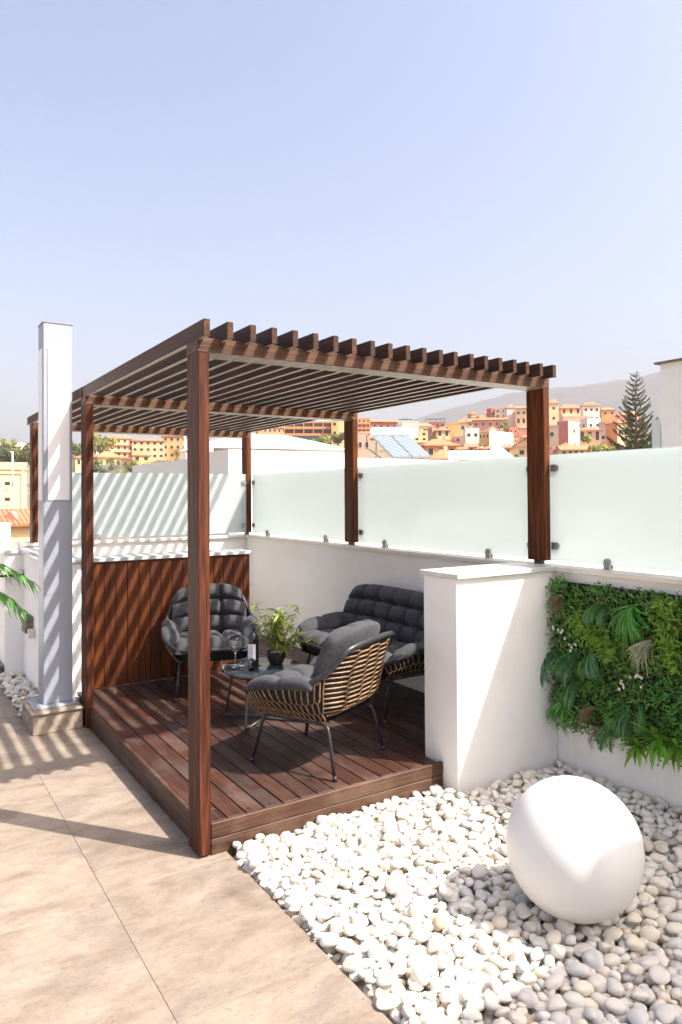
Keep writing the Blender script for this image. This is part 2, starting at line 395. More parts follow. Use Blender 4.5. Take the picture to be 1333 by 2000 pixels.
# clad wall behind the far chair
t = thing('clad_wall', 'low wall faced with upright red brown boards behind the far armchair', 'wall', (0.77, 2.75, -0.12))
part('wall_body', MB().box(0.052, 1.468, 2.622, 2.89, -0.12, 1.099), MAT['white'], t)
x = 0.1554
while x < 1.46:
    x1 = min(x+0.0895, 1.468)
    part('board', MB().box(x+0.0022, x1-0.0022, 2.598+random.uniform(-.001, .001), 2.62, 0.142, 1.098, 0.0015), MAT['clad'], t)
    x = x1
part('cap_slab', MB().box(0.09, 1.492, 2.583, 2.915, 1.101, 1.127, 0.002), MAT['slab'], t)
# left return wall
t = thing('return_wall', 'white return wall with marble cap behind the grey column', 'wall', (-0.04, 3.4, -0.12))
part('wall_body', MB().box(-0.14, 0.05, 2.62, 4.198, -0.12, 1.104), MAT['white'], t)
part('wall_pier', MB().box(-0.285, -0.1405, 3.87, 4.2, -0.12, 1.104), MAT['white'], t)
part('cap_slab', MB().box(-0.165, 0.088, 2.60, 4.17, 1.105, 1.131, 0.002), MAT['slab'], t)
part('cap_slab', MB().box(-0.31, -0.167, 3.85, 4.22, 1.105, 1.131, 0.002), MAT['slab'], t)
tag(part('boundary_wall', MB().box(-6, -0.02, 5.5, 5.7, -0.12, 1.318, 0.004), MAT['white']), 'bright white boundary wall at the far left end of the terrace', 'wall')
# flat awning added out of view so that its edge throws the shade over the ball
t = thing('blocker', 'flat white awning on slim posts, added out of view to shade the globe', 'blocker', (1.5, -4.6, 0))
part('blocker_slab', MB().box(-2.6, 2.729, -5.25, -3.908, 3.92, 4.02, 0.004), MAT['white'], t)
part('blocker_slab', MB().box(2.731, 5.5, -5.25, -3.723, 3.92, 4.02, 0.004), MAT['white'], t)
for x in (-2.4, 1.4, 5.3): part('post', MB().box(x-.04, x+.04, -5.1, -5.02, 0.001, 3.919), MAT['pillar'], t)

# ---- frosted glass panels with clamps
def glass_panel(label, axis, a0, a1, c, clamps):
    loc = (c, (a0+a1)/2, Zc) if axis == 'y' else ((a0+a1)/2, c, Zc)
    t = thing('glass_balustrade', label, 'glass panel', loc, group='frosted glass balustrade panels')
    z0, z1 = 1.190, 1.838
    if axis == 'y': part('pane', MB().box(c, c+0.012, a0, a1, z0, z1, 0.0015), MAT['frost'], t)
    else: part('pane', MB().box(a0, a1, c, c+0.012, z0, z1, 0.0015), MAT['frost'], t)
    for k, pos in clamps:
        m = MB()
        prof = [(-0.021, 0.0), (0.021, 0.0)] + [(0.021*math.cos(q), 0.04+0.021*math.sin(q)) for q in np.linspace(0, math.pi, 9)]
        def plate(h0, h1, up):
            n = len(prof); vs = []
            for h in (h0, h1):
                for u, w in prof:
                    if k == 'base': p = (c+h, pos+u, Zc+w) if axis == 'y' else (pos+u, c+h, Zc+w)
                    else:
                        yy, zz, sg = pos   # disc on a post side: flat side to the post
                        p = (c+h, yy+sg*w*0.85, zz+u) if axis == 'y' else (yy+sg*w*0.85, c+h, zz+u)
                    vs.append(p)
            fs = [tuple(range(n)), tuple(range(n, 2*n))[::-1]]+[(i, (i+1) % n, n+(i+1) % n, n+i) for i in range(n)]
            m.add(vs, fs)
        plate(-0.014, -0.0005, 0); plate(0.0125, 0.026, 0)
        part('clamp', m, MAT['steel'], t, auto=40)
    return t
glass_panel('nearest frosted glass panel, right of the near right post above the green wall', 'y', -3.6, 0.068, 2.283, [('base', -0.40), ('base', -1.6), ('post', (-0.004, 1.755, -1)), ('post', (-0.004, 1.28, -1))])
glass_panel('frosted glass panel between the near right post and the middle right post', 'y', 0.072, 2.183, 2.283, [('base', 0.55), ('base', 1.745), ('post', (0.144, 1.755, 1)), ('post', (0.144, 1.275, 1)), ('post', (2.11, 1.765, -1)), ('post', (2.11, 1.278, -1))])
glass_panel('frosted glass panel between the middle right post and the far corner post', 'y', 2.187, 4.262, 2.283, [('base', 2.68), ('base', 3.88), ('post', (2.26, 1.765, 1)), ('post', (2.26, 1.278, 1)), ('post', (4.24, 1.745, -1)), ('post', (4.24, 1.272, -1))])
glass_panel('frosted glass panel with slanting shadow stripes along the back parapet', 'x', 0.10, 2.279, 4.268, [('base', 0.6), ('base', 1.62), ('post', (2.21, 1.745, -1)), ('post', (2.21, 1.272, -1))])

# ---- pergola
Y1, Y2, XB, W = 2.1148, 4.2494, 2.2703, 0.0526
ZP, ZR0, ZR1 = 2.2424, 2.298, 2.374
t = thing('pergola', 'dark red brown timber pergola with slatted roof over the deck', 'pergola', (1.1, 2.1, 0.0))
PD = 0.14
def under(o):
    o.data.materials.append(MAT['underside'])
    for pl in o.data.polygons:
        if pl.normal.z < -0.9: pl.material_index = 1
for (x, y, z0) in ((0, 0, 0.004), (0, Y1, 0.004), (0, Y2, 1.135), (XB-W, 0, 1.184), (XB-W, Y1, 1.184), (XB-W, Y2, 1.184)):
    part('post', MB().box(x, x+W, y, y+PD, z0+0.006, ZP, 0.003), MAT['post'], t)
    part('post_foot', MB().box(x+.012, x+W-.012, y+.04, y+PD-.04, z0-0.016 if z0 > 1 else 0.001, z0+0.0055), MAT['black'], t)
for y in (0, Y1, Y2):
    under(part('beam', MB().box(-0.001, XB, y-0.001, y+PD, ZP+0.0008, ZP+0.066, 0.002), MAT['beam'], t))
for i in range(21):
    x = -0.004 + i*0.11055 + (random.uniform(-.002, .002) if i else 0)
    dz = random.uniform(-.001, .001)
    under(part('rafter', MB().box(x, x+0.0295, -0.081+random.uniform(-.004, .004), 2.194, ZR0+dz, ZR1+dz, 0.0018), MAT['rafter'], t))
    dx = -0.006 if i == 0 else random.uniform(-.004, .004)
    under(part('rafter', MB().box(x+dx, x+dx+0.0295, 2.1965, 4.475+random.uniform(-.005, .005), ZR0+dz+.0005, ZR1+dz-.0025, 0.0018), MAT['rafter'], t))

# ---- deck
ZD = 0.1386
t = thing('deck', 'raised dark timber deck under the pergola with two board high edge', 'deck', (1.1, 2.0, 0.0))
x = 0.045; first = True
while x < 2.18:
    x1 = min(0.047+0.0952*(round((x-0.047)/0.0952)+1), 2.186)
    y0 = 0.0275; y1 = 2.594
    if x < 0.056: y0 = 0.148
    if x > 1.36: y0 = 0.1725 if x1 > 1.41 else y0; 
    if x > 1.47: y1 = 4.19
    part('deck_board', MB().box(x+(0.0037 if x > .05 else .001), x1-0.0037, y0, y1, ZD-0.026, ZD+random.uniform(-.0012, .0008), 0.0016), MAT['deck'], t)
    x = x1
part('deck_board', MB().box(0.056, 0.1389, 0.0275, 0.1455, ZD-0.026, ZD, 0.0016), MAT['deck'], t)
part('edge_board', MB().box(0.056, 1.398, 0.003, 0.0255, ZD-0.0655, ZD+0.0015, 0.0025), MAT['fascia_x'], t)
part('edge_board', MB().box(0.056, 1.398, 0.005, 0.0255, -0.03, ZD-0.070, 0.0025), MAT['fascia_x'], t)
part('edge_board', MB().box(0.022, 0.0445, 0.146, 2.110, ZD-0.0655, ZD+0.0015, 0.0025), MAT['fascia_y'], t)
part('edge_board', MB().box(0.024, 0.0445, 0.146, 2.110, 0.002, ZD-0.070, 0.0025), MAT['fascia_y'], t)
part('substructure', MB().box(0.06, 1.40, 0.03, 2.59, -0.03, ZD-0.03).box(1.48, 2.18, 0.18, 4.18, -0.03, ZD-0.03), MAT['liner'], t)

# ---- grey shower column on stone plinth
t = thing('column', 'tall grey metal column with white panels on a stone plinth', 'column', (-0.17, 2.35, 0.0))
part('plinth', MB().box(-0.335, -0.012, 2.155, 2.60, 0.001, 0.128, 0.003), MAT['stone'], t)
part('plinth_cap', MB().box(-0.345, -0.006, 2.142, 2.60, 0.1285, 0.152, 0.008), MAT['stone'], t)
part('base_plate', MB().box(-0.318, -0.03, 2.225, 2.53, 0.1525, 0.160, 0.002), MAT['pillar'], t)
part('shaft', MB().box(-0.243, -0.050, 2.30, 2.49, 0.1605, 2.822, 0.003), MAT['pillar'], t)
part('top_cap', MB().box(-0.247, -0.043, 2.296, 2.494, 2.8225, 2.830), MAT['steel'], t)
part('front_panel', MB().box(-0.214, -0.069, 2.2935, 2.2995, 1.577, 2.645, 0.001), MAT['pillar_panel'], t)
part('side_panel', MB().box(-0.2485, -0.2435, 2.322, 2.46, 1.577, 2.645, 0.001), MAT['pillar_panel'], t)
for dx_, dy_ in ((-.305, 2.24), (-.043, 2.24), (-.305, 2.515), (-.043, 2.515)): part('bolt', MB().lathe([(.001, .169), (.007, .169), (.008, .1601)], 10, (dx_, dy_, 0)), MAT['steel'], t)
for zz_ in (1.571, 0.92): part('seam_strip', MB().box(-.2445, -.0485, 2.2985, 2.4915, zz_, zz_+.004), MAT['steel'], t)
part('service_hatch', MB().box(-0.203, -0.098, 2.2975, 2.2995, 0.42, 0.66, 0.0006), MAT['pillar'], t)

# ---- small fixtures on the left
t = thing('wall_lamp', 'small stacked stone wall lamp on the white return wall', 'wall lamp', (-0.14, 3.35, 0.5))
for k in range(3): part('stone', MB().box(-0.205-random.uniform(0, .006), -0.141, 3.32, 3.50, 0.485+k*0.045, 0.527+k*0.045, 0.003), MAT['dark_stone' if k == 2 else 'stone'], t)
part('lamp_box', MB().box(-0.19, -0.141, 3.24, 3.316, 0.455, 0.525, 0.003), MAT['coping'], t)
t = thing('towel_rail', 'short dark metal rail fixed to the far white pier', 'rail', (-0.2, 3.85, 0.93))
part('bar', MB().tube([(-0.40, 3.82, 0.915), (-0.15, 3.82, 0.915)], 0.011), MAT['black'], t)
part('bracket', MB().box(-0.165, -0.145, 3.815, 3.869, 0.895, 0.955, 0.002), MAT['steel'], t)
part('shelf', MB().box(-0.40, -0.15, 3.79, 3.869, 0.93, 0.955, 0.002), MAT['coping'], t)
t = thing('stone_step', 'dark brown stone step in the far left corner', 'step', (-0.5, 4.0, 0.0))
part('riser', MB().box(-0.9, -0.29, 3.92, 4.25, 0.001, 0.10, 0.004), MAT['dark_stone'], t)
part('tread', MB().box(-0.92, -0.29, 3.89, 4.25, 0.1005, 0.13, 0.004), MAT['stone'], t)

# ================================================================== PEBBLES
def pebble_mesh(i, sub, mat):
    bm = bmesh.new(); bmesh.ops.create_icosphere(bm, subdivisions=sub, radius=1.0)
    rg = np.random.RandomState(100+i)
    ph = rg.uniform(0, 6.28, (5, 3)); am = rg.uniform(0.03, 0.10, 5); fr = rg.uniform(0.8, 2.2, (5, 3))
    p = rg.uniform(2.0, 2.6)
    for v in bm.verts:
        c = np.array(v.co); c = c/(np.sum(np.abs(c)**p)**(1/p))
        d = 1+sum(am[k]*math.sin(float(np.dot(fr[k], c)*1.5+ph[k, 0])) for k in range(5))
        c = c*d; c[0] *= 1+0.12*c[1]
        v.co = c
    me = bpy.data.meshes.new('pebble'); bm.to_mesh(me); bm.free()
    me.polygons.foreach_set('use_smooth', [True]*len(me.polygons)); me.materials.append(mat); return me
PM = [pebble_mesh(i, 3, MAT['pebble']) for i in range(12)]
PMT = [pebble_mesh(i, 3, MAT['pebble_tan']) for i in (20, 21, 22)]
PMG = [pebble_mesh(i, 3, MAT['pebble_grey']) for i in (30, 31)]
LOW = []
for i in range(8):
    me = pebble_mesh(i, 2, MAT['pebble']); a = np.zeros(len(me.vertices)*3); me.vertices.foreach_get('co', a)
    LOW.append((a.reshape(-1, 3), np.array([pl.vertices[:] for pl in me.polygons]))); bpy.data.meshes.remove(me)
BALL = (1.03, -1.18, 0.262, 0.25)
def in_bed(x, y):
    if y > -0.005: return False
    if x > 1.36 and y > -0.145: return False
    if x < 0.155 or x > 2.165: return False
    return True
def pack(x0, x1, y0, y1, n, cell, floorz, test, sizes, seed):
    rg = np.random.RandomState(seed)
    nx, ny = int((x1-x0)/cell)+1, int((y1-y0)/cell)+1
    H = np.full((nx, ny), floorz); out = []
    for k in range(n):
        a = rg.uniform(*sizes); b = a*rg.uniform(0.62, 0.9); c = b*rg.uniform(0.55, 0.85)
        best = None
        for trial in range(16):
            x, y = rg.uniform(x0, x1), rg.uniform(y0, y1)
            if not test(x, y): continue
            th = rg.uniform(0, math.pi)
            ca, sa = math.cos(th), math.sin(th)
            i0, i1 = int((x-a-x0)/cell), int((x+a-x0)/cell)+1; j0, j1 = int((y-a-y0)/cell), int((y+a-y0)/cell)+1
            if i0 < 0 or j0 < 0 or i1 >= nx or j1 >= ny: continue
            X = x0+np.arange(i0, i1)*cell-x; Y = y0+np.arange(j0, j1)*cell-y
            XX, YY = np.meshgrid(X, Y, indexing='ij')
            q = 1-((XX*ca+YY*sa)/a)**2-((-XX*sa+YY*ca)/b)**2
            msk = q > 0.12
            hh = c*np.sqrt(np.clip(q, 0, 1))
            z = np.max(np.where(msk, H[i0:i1, j0:j1]+hh, -9))   # centre height so the lower half rests on what is there
            z -= 0.30*c
            if best is None or z-c < best[0]: best = (z-c, x, y, z, th, i0, i1, j0, j1, msk, hh)
        if best is None: continue
        _, x, y, z, th, i0, i1, j0, j1, msk, hh = best
        sub = H[i0:i1, j0:j1]; sub[msk] = np.maximum(sub[msk], (z+hh)[msk])
        out.append([x, y, z, th, a, b, c])
    return out, H
def test_bed(x, y):
    if not in_bed(x, y): return False
    return (x-BALL[0])**2+(y-BALL[1])**2 > 0.045**2
peb, Hf = pack(0.10, 2.22, -2.75, 0.02, 6400, 0.0045, -0.032, test_bed, (0.0135, 0.0355), 3)
peb = [p for p in peb if p[2] < 0.07 and ((p[0]-BALL[0])**2+(p[1]-BALL[1])**2+(p[2]-BALL[2])**2) > (BALL[3]+p[6]*0.7)**2]
def in_view(p, mg=0.0):
    v = Vector(p)-CAM; d = v.dot(_fw)
    if d < 0.2: return None
    x = 666.5+1399.7*v.dot(_r2)/d; y = 1000-55.08-1399.7*v.dot(_u2)/d
    return (x, y, d) if -mg < x < 1333+mg and -mg < y < 2000+mg else None
cand = []
for i, p in enumerate(peb):
    iv = in_view(p[:3], 20)
    if not iv: continue
    h = Hf[int((p[0]-0.10)/0.0045), int((p[1]+2.75)/0.0045)]
    if p[2]+p[6] > h-0.012: cand.append((p[4]/iv[2], i))
cand.sort(reverse=True); single = [i for _, i in cand[:300]]; sset = set(single)
rg = np.random.RandomState(5)
def pebble_object(p, me, label, group):
    o = link(bpy.data.objects.new('pebble', me)); o.location = p[:3]
    o.rotation_euler = (rg.uniform(-.3, .3), rg.uniform(-.3, .3), p[3]); o.scale = p[4:7]
    tag(o, label, 'pebble', group)
ORD = ['nearest', 'second nearest', 'third nearest', 'fourth nearest', 'fifth nearest', 'sixth nearest', 'seventh nearest', 'eighth nearest', 'ninth nearest', 'tenth nearest', 'eleventh nearest', 'twelfth nearest']
dist = lambda i: (Vector(peb[i][:3])-CAM).length
rank = lambda l: {i: ORD[n] for n, i in enumerate(sorted(l, key=dist)[:12])}
tanr = rank([i for i in single if i % 71 == 5]); greyr = rank([i for i in single if i % 53 == 3 and i % 71 != 5])
for k, i in enumerate(single):
    p = peb[i]
    if i in tanr: pebble_object(p, PMT[i % 3], tanr[i]+' of the few tan brown pebbles lying among the white ones', 'tan pebbles in the bed')
    elif i in greyr: pebble_object(p, PMG[i % 2], greyr[i]+' of the few blue grey pebbles lying among the white ones', 'grey pebbles in the bed')
    else: pebble_object(p, PM[i % 12], 'smooth white pebble lying loose in the pebble bed', 'white pebbles in the bed')
def pebble_mass(name, lst, label, mats, seed):
    rg2 = np.random.RandomState(seed); groups = {}
    V, Fc, MI, o = [], [], [], 0
    for i, p in lst:
        v, f = LOW[i % 8]; m = np.array(Matrix.Rotation(p[3], 3, 'Z') @ Matrix.Rotation(rg2.uniform(-.35, .35), 3, 'X') @ Matrix.Rotation(rg2.uniform(-.35, .35), 3, 'Y') @ Matrix.Diagonal(p[4:7]))
        V.append(v @ m.T+np.array(p[:3])); Fc.append(f+o); o += len(v)
        MI += [1 if i % 67 == 5 else (2 if i % 59 == 3 else 0)]*len(f)
    me = bpy.data.meshes.new(name); me.from_pydata(np.concatenate(V), [], np.concatenate(Fc).tolist())
    for m in mats: me.materials.append(m)
    me.polygons.foreach_set('material_index', MI); me.polygons.foreach_set('use_smooth', [True]*len(me.polygons)); me.update()
    ob = link(bpy.data.objects.new(name, me)); tag(ob, label, 'pebbles', None, 'stuff'); return ob
def pebble_mass_mat(name, c1, c2, c3):
    m = NT(name); v = m.coords('Object')
    vo = m.new('ShaderNodeTexVoronoi'); vo.inputs['Scale'].default_value = 14; m.link(v, vo.inputs['Vector'])
    f = m.noise(v, 26, 5, 0.6, 0.8)
    c = m.ramp(f, [(0.28, c1), (0.5, c2), (0.75, c3)])
    sp = m.new('ShaderNodeSeparateColor'); m.link(vo.outputs['Color'], sp.inputs[0])
    mr = m.new('ShaderNodeMapRange'); mr.inputs[3].default_value = 0.86; mr.inputs[4].default_value = 1.08; m.link(sp.outputs[0], mr.inputs[0])
    mr2 = m.new('ShaderNodeMapRange'); mr2.inputs[3].default_value = 0.4; mr2.inputs[4].default_value = 1.25; m.link(sp.outputs[1], mr2.inputs[0])
    m.base(m.hsv(c, val=mr.outputs[0], sat=mr2.outputs[0])); m.set(Roughness=0.62); m.bump(m.noise(v, 160, 3), 0.12, 0.002); return m.m
PMM = pebble_mass_mat('white_pebble_bed', (0.60, 0.505, 0.39, 1), (0.69, 0.635, 0.545, 1), (0.735, 0.70, 0.635, 1))
pebble_mass('pebbles', [(i, p) for i, p in enumerate(peb) if i not in sset], 'dense bed of smooth white pebbles beside the tiled floor', [PMM, MAT['pebble_tan'], MAT['pebble_grey']], 9)
def test_left(x, y): return -0.33 < x < -0.16 and 2.64 < y < 3.86
pl, _ = pack(-0.40, -0.10, 2.55, 3.95, 150, 0.006, 0.0, test_left, (0.022, 0.04), 8)
pebble_mass('pebbles', [(i, p) for i, p in enumerate(pl)], 'small heap of pale pebbles along the white return wall', [PMM, MAT['pebble_tan'], MAT['pebble_grey']], 10)
# light ball
bm = bmesh.new(); bmesh.ops.create_uvsphere(bm, u_segments=96, v_segments=64, radius=BALL[3])
me = bpy.data.meshes.new('globe'); bm.to_mesh(me); bm.free(); me.polygons.foreach_set('use_smooth', [True]*len(me.polygons)); me.materials.append(MAT['ball'])
t = thing('globe_lamp', 'large plain white globe lamp resting on the pebbles', 'lamp', (BALL[0], BALL[1], BALL[2]-BALL[3]))
part('globe', me, None, t, loc=BALL[:3])
part('cable_gland', MB().lathe([(0.012, 0.0), (0.012, 0.012), (0.004, 0.016), (0.004, 0.03)], 16, (BALL[0]+.17, BALL[1]+.13, 0.02)), MAT['black'], t)

# ================================================================== LOUNGE FURNITURE
def interp(tab, x):
    xs = [r[0] for r in tab]; return [np.interp(x, xs, [r[k] for r in tab]) for k in range(1, len(tab[0]))]
RIM = [(0, .322, .362), (.17, .318, .363), (.266, .292, .378), (.325, .238, .430), (.344, .155, .462), (.347, 0, .472), (.340, -.12, .482),
       (.312, -.225, .535), (.286, -.292, .602), (.246, -.340, .668), (.138, -.364, .689), (0, -.370, .692)]
def seat_thing(name, label, cat, ext, group=None):
    """origin: floor centre under the seat, +y is the way it faces; ext widens it"""
    t = thing(name, label, cat, (0, 0, 0), 0, group)
    def X(u):
        u = np.asarray(u, float)
        return u+np.sign(u)*ext*np.minimum(1, np.abs(u)/0.10)
    def P(nm, mb, mat, smooth=True, **k): return part(nm, mb, mat, t, smooth, world=False, loc=(0, 0, 0), **k)
    half = catmull(RIM, 6); full = np.concatenate([half, (half*np.array([-1, 1, 1]))[::-1][1:-1]])
    rim = full.copy(); rim[:, 0] = X(full[:, 0])
    P('rim', MB().tube(np.concatenate([rim, rim[:2]]), 0.0155, 12, False), MAT['black'])
    # legs, bars
    lx = 0.225+ext*0.92; fx = 0.262+ext*0.92
    for sx in (-1, 1):
        for sy in (-1, 1):
            pts = [(sx*fx, sy*.268, 0.004), (sx*(lx+.012), sy*.218, .215)]+[tuple(q) for q in catmull([(sx*(lx+.010), sy*.213, .228), (sx*(lx+.004), sy*.20, .252), (sx*lx, sy*.165, .262), (sx*lx, sy*.12, .262)], 4)]
            lg = P('leg', MB().tube(pts, 0.0095, 10), MAT['black'])
            part('foot_cap', MB().tube([(sx*(fx+.001), sy*.269, 0), (sx*(fx-.004), sy*.263, .022)], 0.0118, 10), MAT['black'], lg, True, world=False, loc=(0, 0, 0))
        P('side_bar', MB().tube([(sx*lx, -.125, .262), (sx*lx, .125, .262)], 0.0095, 10), MAT['black'])
    for y in (-.12, .12): P('cross_bar', MB().tube([(-lx, y, .262), (lx, y, .262)], 0.009, 8), MAT['black'])
    # outer shell surfaces
    ZB = .272
    EDGE = [(.272, .235, -.20), (.36, .290, -.205), (.45, .312, -.215), (.535, .312, -.225), (.602, .286, -.292), (.677, .240, -.342)]
    def back(a, b, off=0.0):
        z = ZB+(0.677-ZB)*b; hw, ve = interp(EDGE, z)
        vc = -.268-.25*(z-.27)
        tuck = np.clip(.28-b, 0, 1)**2*1.6
        v = vc+tuck+(ve-vc-tuck*.6)*np.abs(a)**3.2
        return np.array([float(X(a*(hw-off*.3))), v+off, z])
    side_rim = catmull(RIM[2:8], 8)
    def side(t_, s, sx, off=0.0):
        q = side_rim[:, :]; n = len(q)-1; f = min(max(s, 0), 1)*n; i = min(int(f), n-1); r = q[i]+(q[i+1]-q[i])*(f-i)
        bt = np.array([.228, .262-(.262+.205)*s, ZB])
        p = r+(bt-r)*t_; u = p[0]+.034*math.sin(math.pi*min(max(t_, 0), 1))-off
        return np.array([float(X(sx*u)), p[1], p[2]])
    g = np.linspace
    # dark liner just inside the weave
    lin = MB(); lin.grid(np.array([[back(a, b, .014) for b in g(0, 1, 14)] for a in g(-1, 1, 22)]))
    for sx in (-1, 1): lin.grid(np.array([[side(tt, s, sx, .014) for tt in g(0, 1, 8)] for s in g(0, 1, 16)]))
    lin.grid(np.array([[(float(X(u)), v, ZB+.006) for v in g(-.2, .29, 6)] for u in g(-.23, .23, 8)]))
    lin.grid(np.array([[(float(X(u)), 0.312-.05*tt-.012*(u/.25)**2*4, .36-(.36-ZB)*tt) for tt in g(0, 1, 4)] for u in g(-.25, .25, 8)]))
    P('liner', lin, MAT['liner'])
    # hexagonal rattan weave: spines joined by separate rods
    def net(S, av, nb, r, b0=0.0, b1=1.0):
        db = (b1-b0)/nb; amp = 0.13*(av[1]-av[0])
        node = lambda i, j: S(av[i]+amp*(1 if (i+j) % 2 == 0 else -1)*(0 if i in (0,) else 1), b0+db*j)
        for i in range(len(av)):
            P('rattan_spine', MB().tube([node(i, j) for j in range(nb+1)], r*.95, 5), MAT['rattan'])
        for i in range(len(av)-1):
            for j in range(nb+1):
                if (i+j) % 2: continue
                a, b = node(i, j), node(i+1, j); md = S((av[i]+av[i+1])/2, b0+db*j)
                P('rattan_rod', MB().tube([a, (a*.55+md*.45) if 0 else a+(md-a)*.5, md, md+(b-md)*.5, b], r, 5), MAT['rattan'])
    nch = 6 if ext < .1 else 10
    net(back, list(g(-.97, .97, nch)), 28 if ext < .1 else 18, .0043, .03, .95)
    for sx in (-1, 1):
        net(lambda a, b, sx=sx: side(a, b, sx), [0.10, .50, .78, .98], 30 if ext < .1 else 28, .0041, .02, .98)
    # ---------------- quilted cushion
    def pad(nm, S, th, ca, cb, na=44, nb=36, ea=6, eb=6, seam=.5, flip=1):
        A = g(0, 1, na); Bv = g(0, 1, nb)
        Q = np.array([[S(a, b) for b in Bv] for a in A])
        du = np.gradient(Q, axis=0); dv = np.gradient(Q, axis=1); N = np.cross(du, dv); N /= np.linalg.norm(N, axis=2, keepdims=True)+1e-9; N *= flip
        aa, bb = np.meshgrid(A, Bv, indexing='ij')
        edge = np.sqrt(np.clip((1-np.abs(2*aa-1)**ea)*(1-np.abs(2*bb-1)**eb), 0, 1))
        def dip(x, c):
            d = np.full_like(x, 9.)
            for k in range(1, c): d = np.minimum(d, np.abs(x-k/c)*c)
            return np.exp(-(d/.085)**2), np.exp(-(d/.22)**2)
        d1, w1 = dip(aa, ca); d2, w2 = dip(bb, cb)
        puff = 1-seam*np.maximum(d1*.8+.2*w1, d2*.8+.2*w2)-.35*w1*w2
        rg3 = np.random.RandomState(abs(hash(nm)) % 1000 if 0 else len(nm)*7+ca)
        wr = sum(rg3.uniform(.3, 1)*np.sin(rg3.uniform(6, 26)*aa+rg3.uniform(6, 26)*bb+rg3.uniform(0, 6)) for _ in range(5))*.018
        ftop = th*edge*(puff+wr)
        T = Q+N*ftop[..., None]; Bt = Q-N*(0.22*th*edge)[..., None]
        mb = MB(); mb.grid(T); mb.grid(Bt[::-1])
        return P(nm, mb, MAT['fabric'])
    k = 1 if ext < .1 else 2
    # seat
    def s_seat(a, b):
        u = (a*2-1)*.268; v = -.20+.52*b
        return np.array([float(X(u)) if ext < .1 else (a*2-1)*(.268+ext), v, .362+.012*b-.015*(1-b)-.03*max(0, b-.86)/.14])
    pad('seat_cushion', s_seat, .075, 3*k, 3, 50*k, 40, 8, 8)
    # back
    def s_back(a, b):
        z = .40+.36*b; hw = np.interp(z, [.42, .53, .64, .72, .78], [.27, .285, .28, .262, .245])+ext
        aa = a*2-1; vb = -.185-.34*(z-.42); e = abs(aa)**3
        return np.array([aa*hw, vb+.075*e*np.interp(z, [.42, .64, .78], [1, .9, .5]), z-.06*b*b*abs(aa)**(3.2 if ext < .1 else 5)])
    pad('back_cushion', s_back, .10, 3*k, 3, 60*k, 54, 6, 6, .62, -1)
    # arms
    for sx in (-1, 1):
        def s_arm(a, b, sx=sx):
            y = .255-.44*a; top = np.interp(a, [0, .3, 1], [.415, .455, .485])
            ang = b*2.35
            cu = .283+ext; w = np.interp(b, [0, .55, 1], [-.05, .025, .066]); zz = np.interp(b, [0, .35, .7, 1], [.40, top-.015, top+.012, top-.02])
            tap = 1-.35*max(0, .2-a)/.2
            return np.array([sx*(cu+w*tap), y, zz])
        pad('arm_cushion', s_arm, .040, 2, 1, 40, 26, 5, 4, .4, flip=(1 if sx > 0 else -1))
    return t

ZDK = 0.1402
chair = seat_thing('armchair', 'rattan shell armchair seen from behind in the sunlit front of the deck', 'armchair', 0.0, 'matching rattan armchairs')
chair.location = (0.885, 0.46, ZDK)
def face(o, dx, dy): o.rotation_euler = (0, 0, math.atan2(dy, dx)-math.pi/2)
face(chair, -0.44, 0.90)
chair2 = copy_tree(chair)
chair2['label'] = 'charcoal cushioned armchair facing forward before the red boarded wall'
chair2.location = (0.905, 2.09, ZDK); face(chair2, -0.33, -0.95)
sofa = seat_thing('sofa', 'two seat rattan sofa with dark tufted cushions against the white parapet', 'sofa', 0.30)
sofa.location = (1.783, 1.246, ZDK); face(sofa, -1, 0.0)

# ---- table
TC = (0.915, 1.225); ZT = 0.482
t = thing('coffee_table', 'round dark glass coffee table with crossed black tube legs', 'table', (TC[0], TC[1], ZDK))
part('table_top', MB().lathe([(0.001, ZT), (0.262, ZT), (0.267, ZT-.003), (0.267, ZT-.012), (0.262, ZT-.015), (0.001, ZT-.015)], 64, (TC[0], TC[1], 0)), MAT['table_top'], t, auto=40)
part('top_ring', MB().tube([(TC[0]+.235*math.cos(a), TC[1]+.235*math.sin(a), ZT-.0245) for a in np.linspace(0, 2*math.pi, 49)], 0.009, 8, False), MAT['black'], t, True)
for dx, dy in ((-.182, .205), (-.245, -.20)):
    n = math.hypot(dx, dy); dx, dy = dx/n, dy/n
    for s in (-1, 1):
        q = catmull([(s*.215, ZT-.03), (s*.262, ZDK+.05), (s*.268, ZDK+.022), (s*.255, ZDK+.0095), (s*.22, ZDK+.0095)], 5)
        part('leg', MB().tube([(TC[0]+dx*a, TC[1]+dy*a, z) for a, z in q], 0.0085, 8), MAT['black'], t, True)
    part('floor_bar', MB().tube([(TC[0]-dx*.222, TC[1]-dy*.222, ZDK+.0095), (TC[0]+dx*.222, TC[1]+dy*.222, ZDK+.0095)], 0.0083, 8), MAT['black'], t, True)

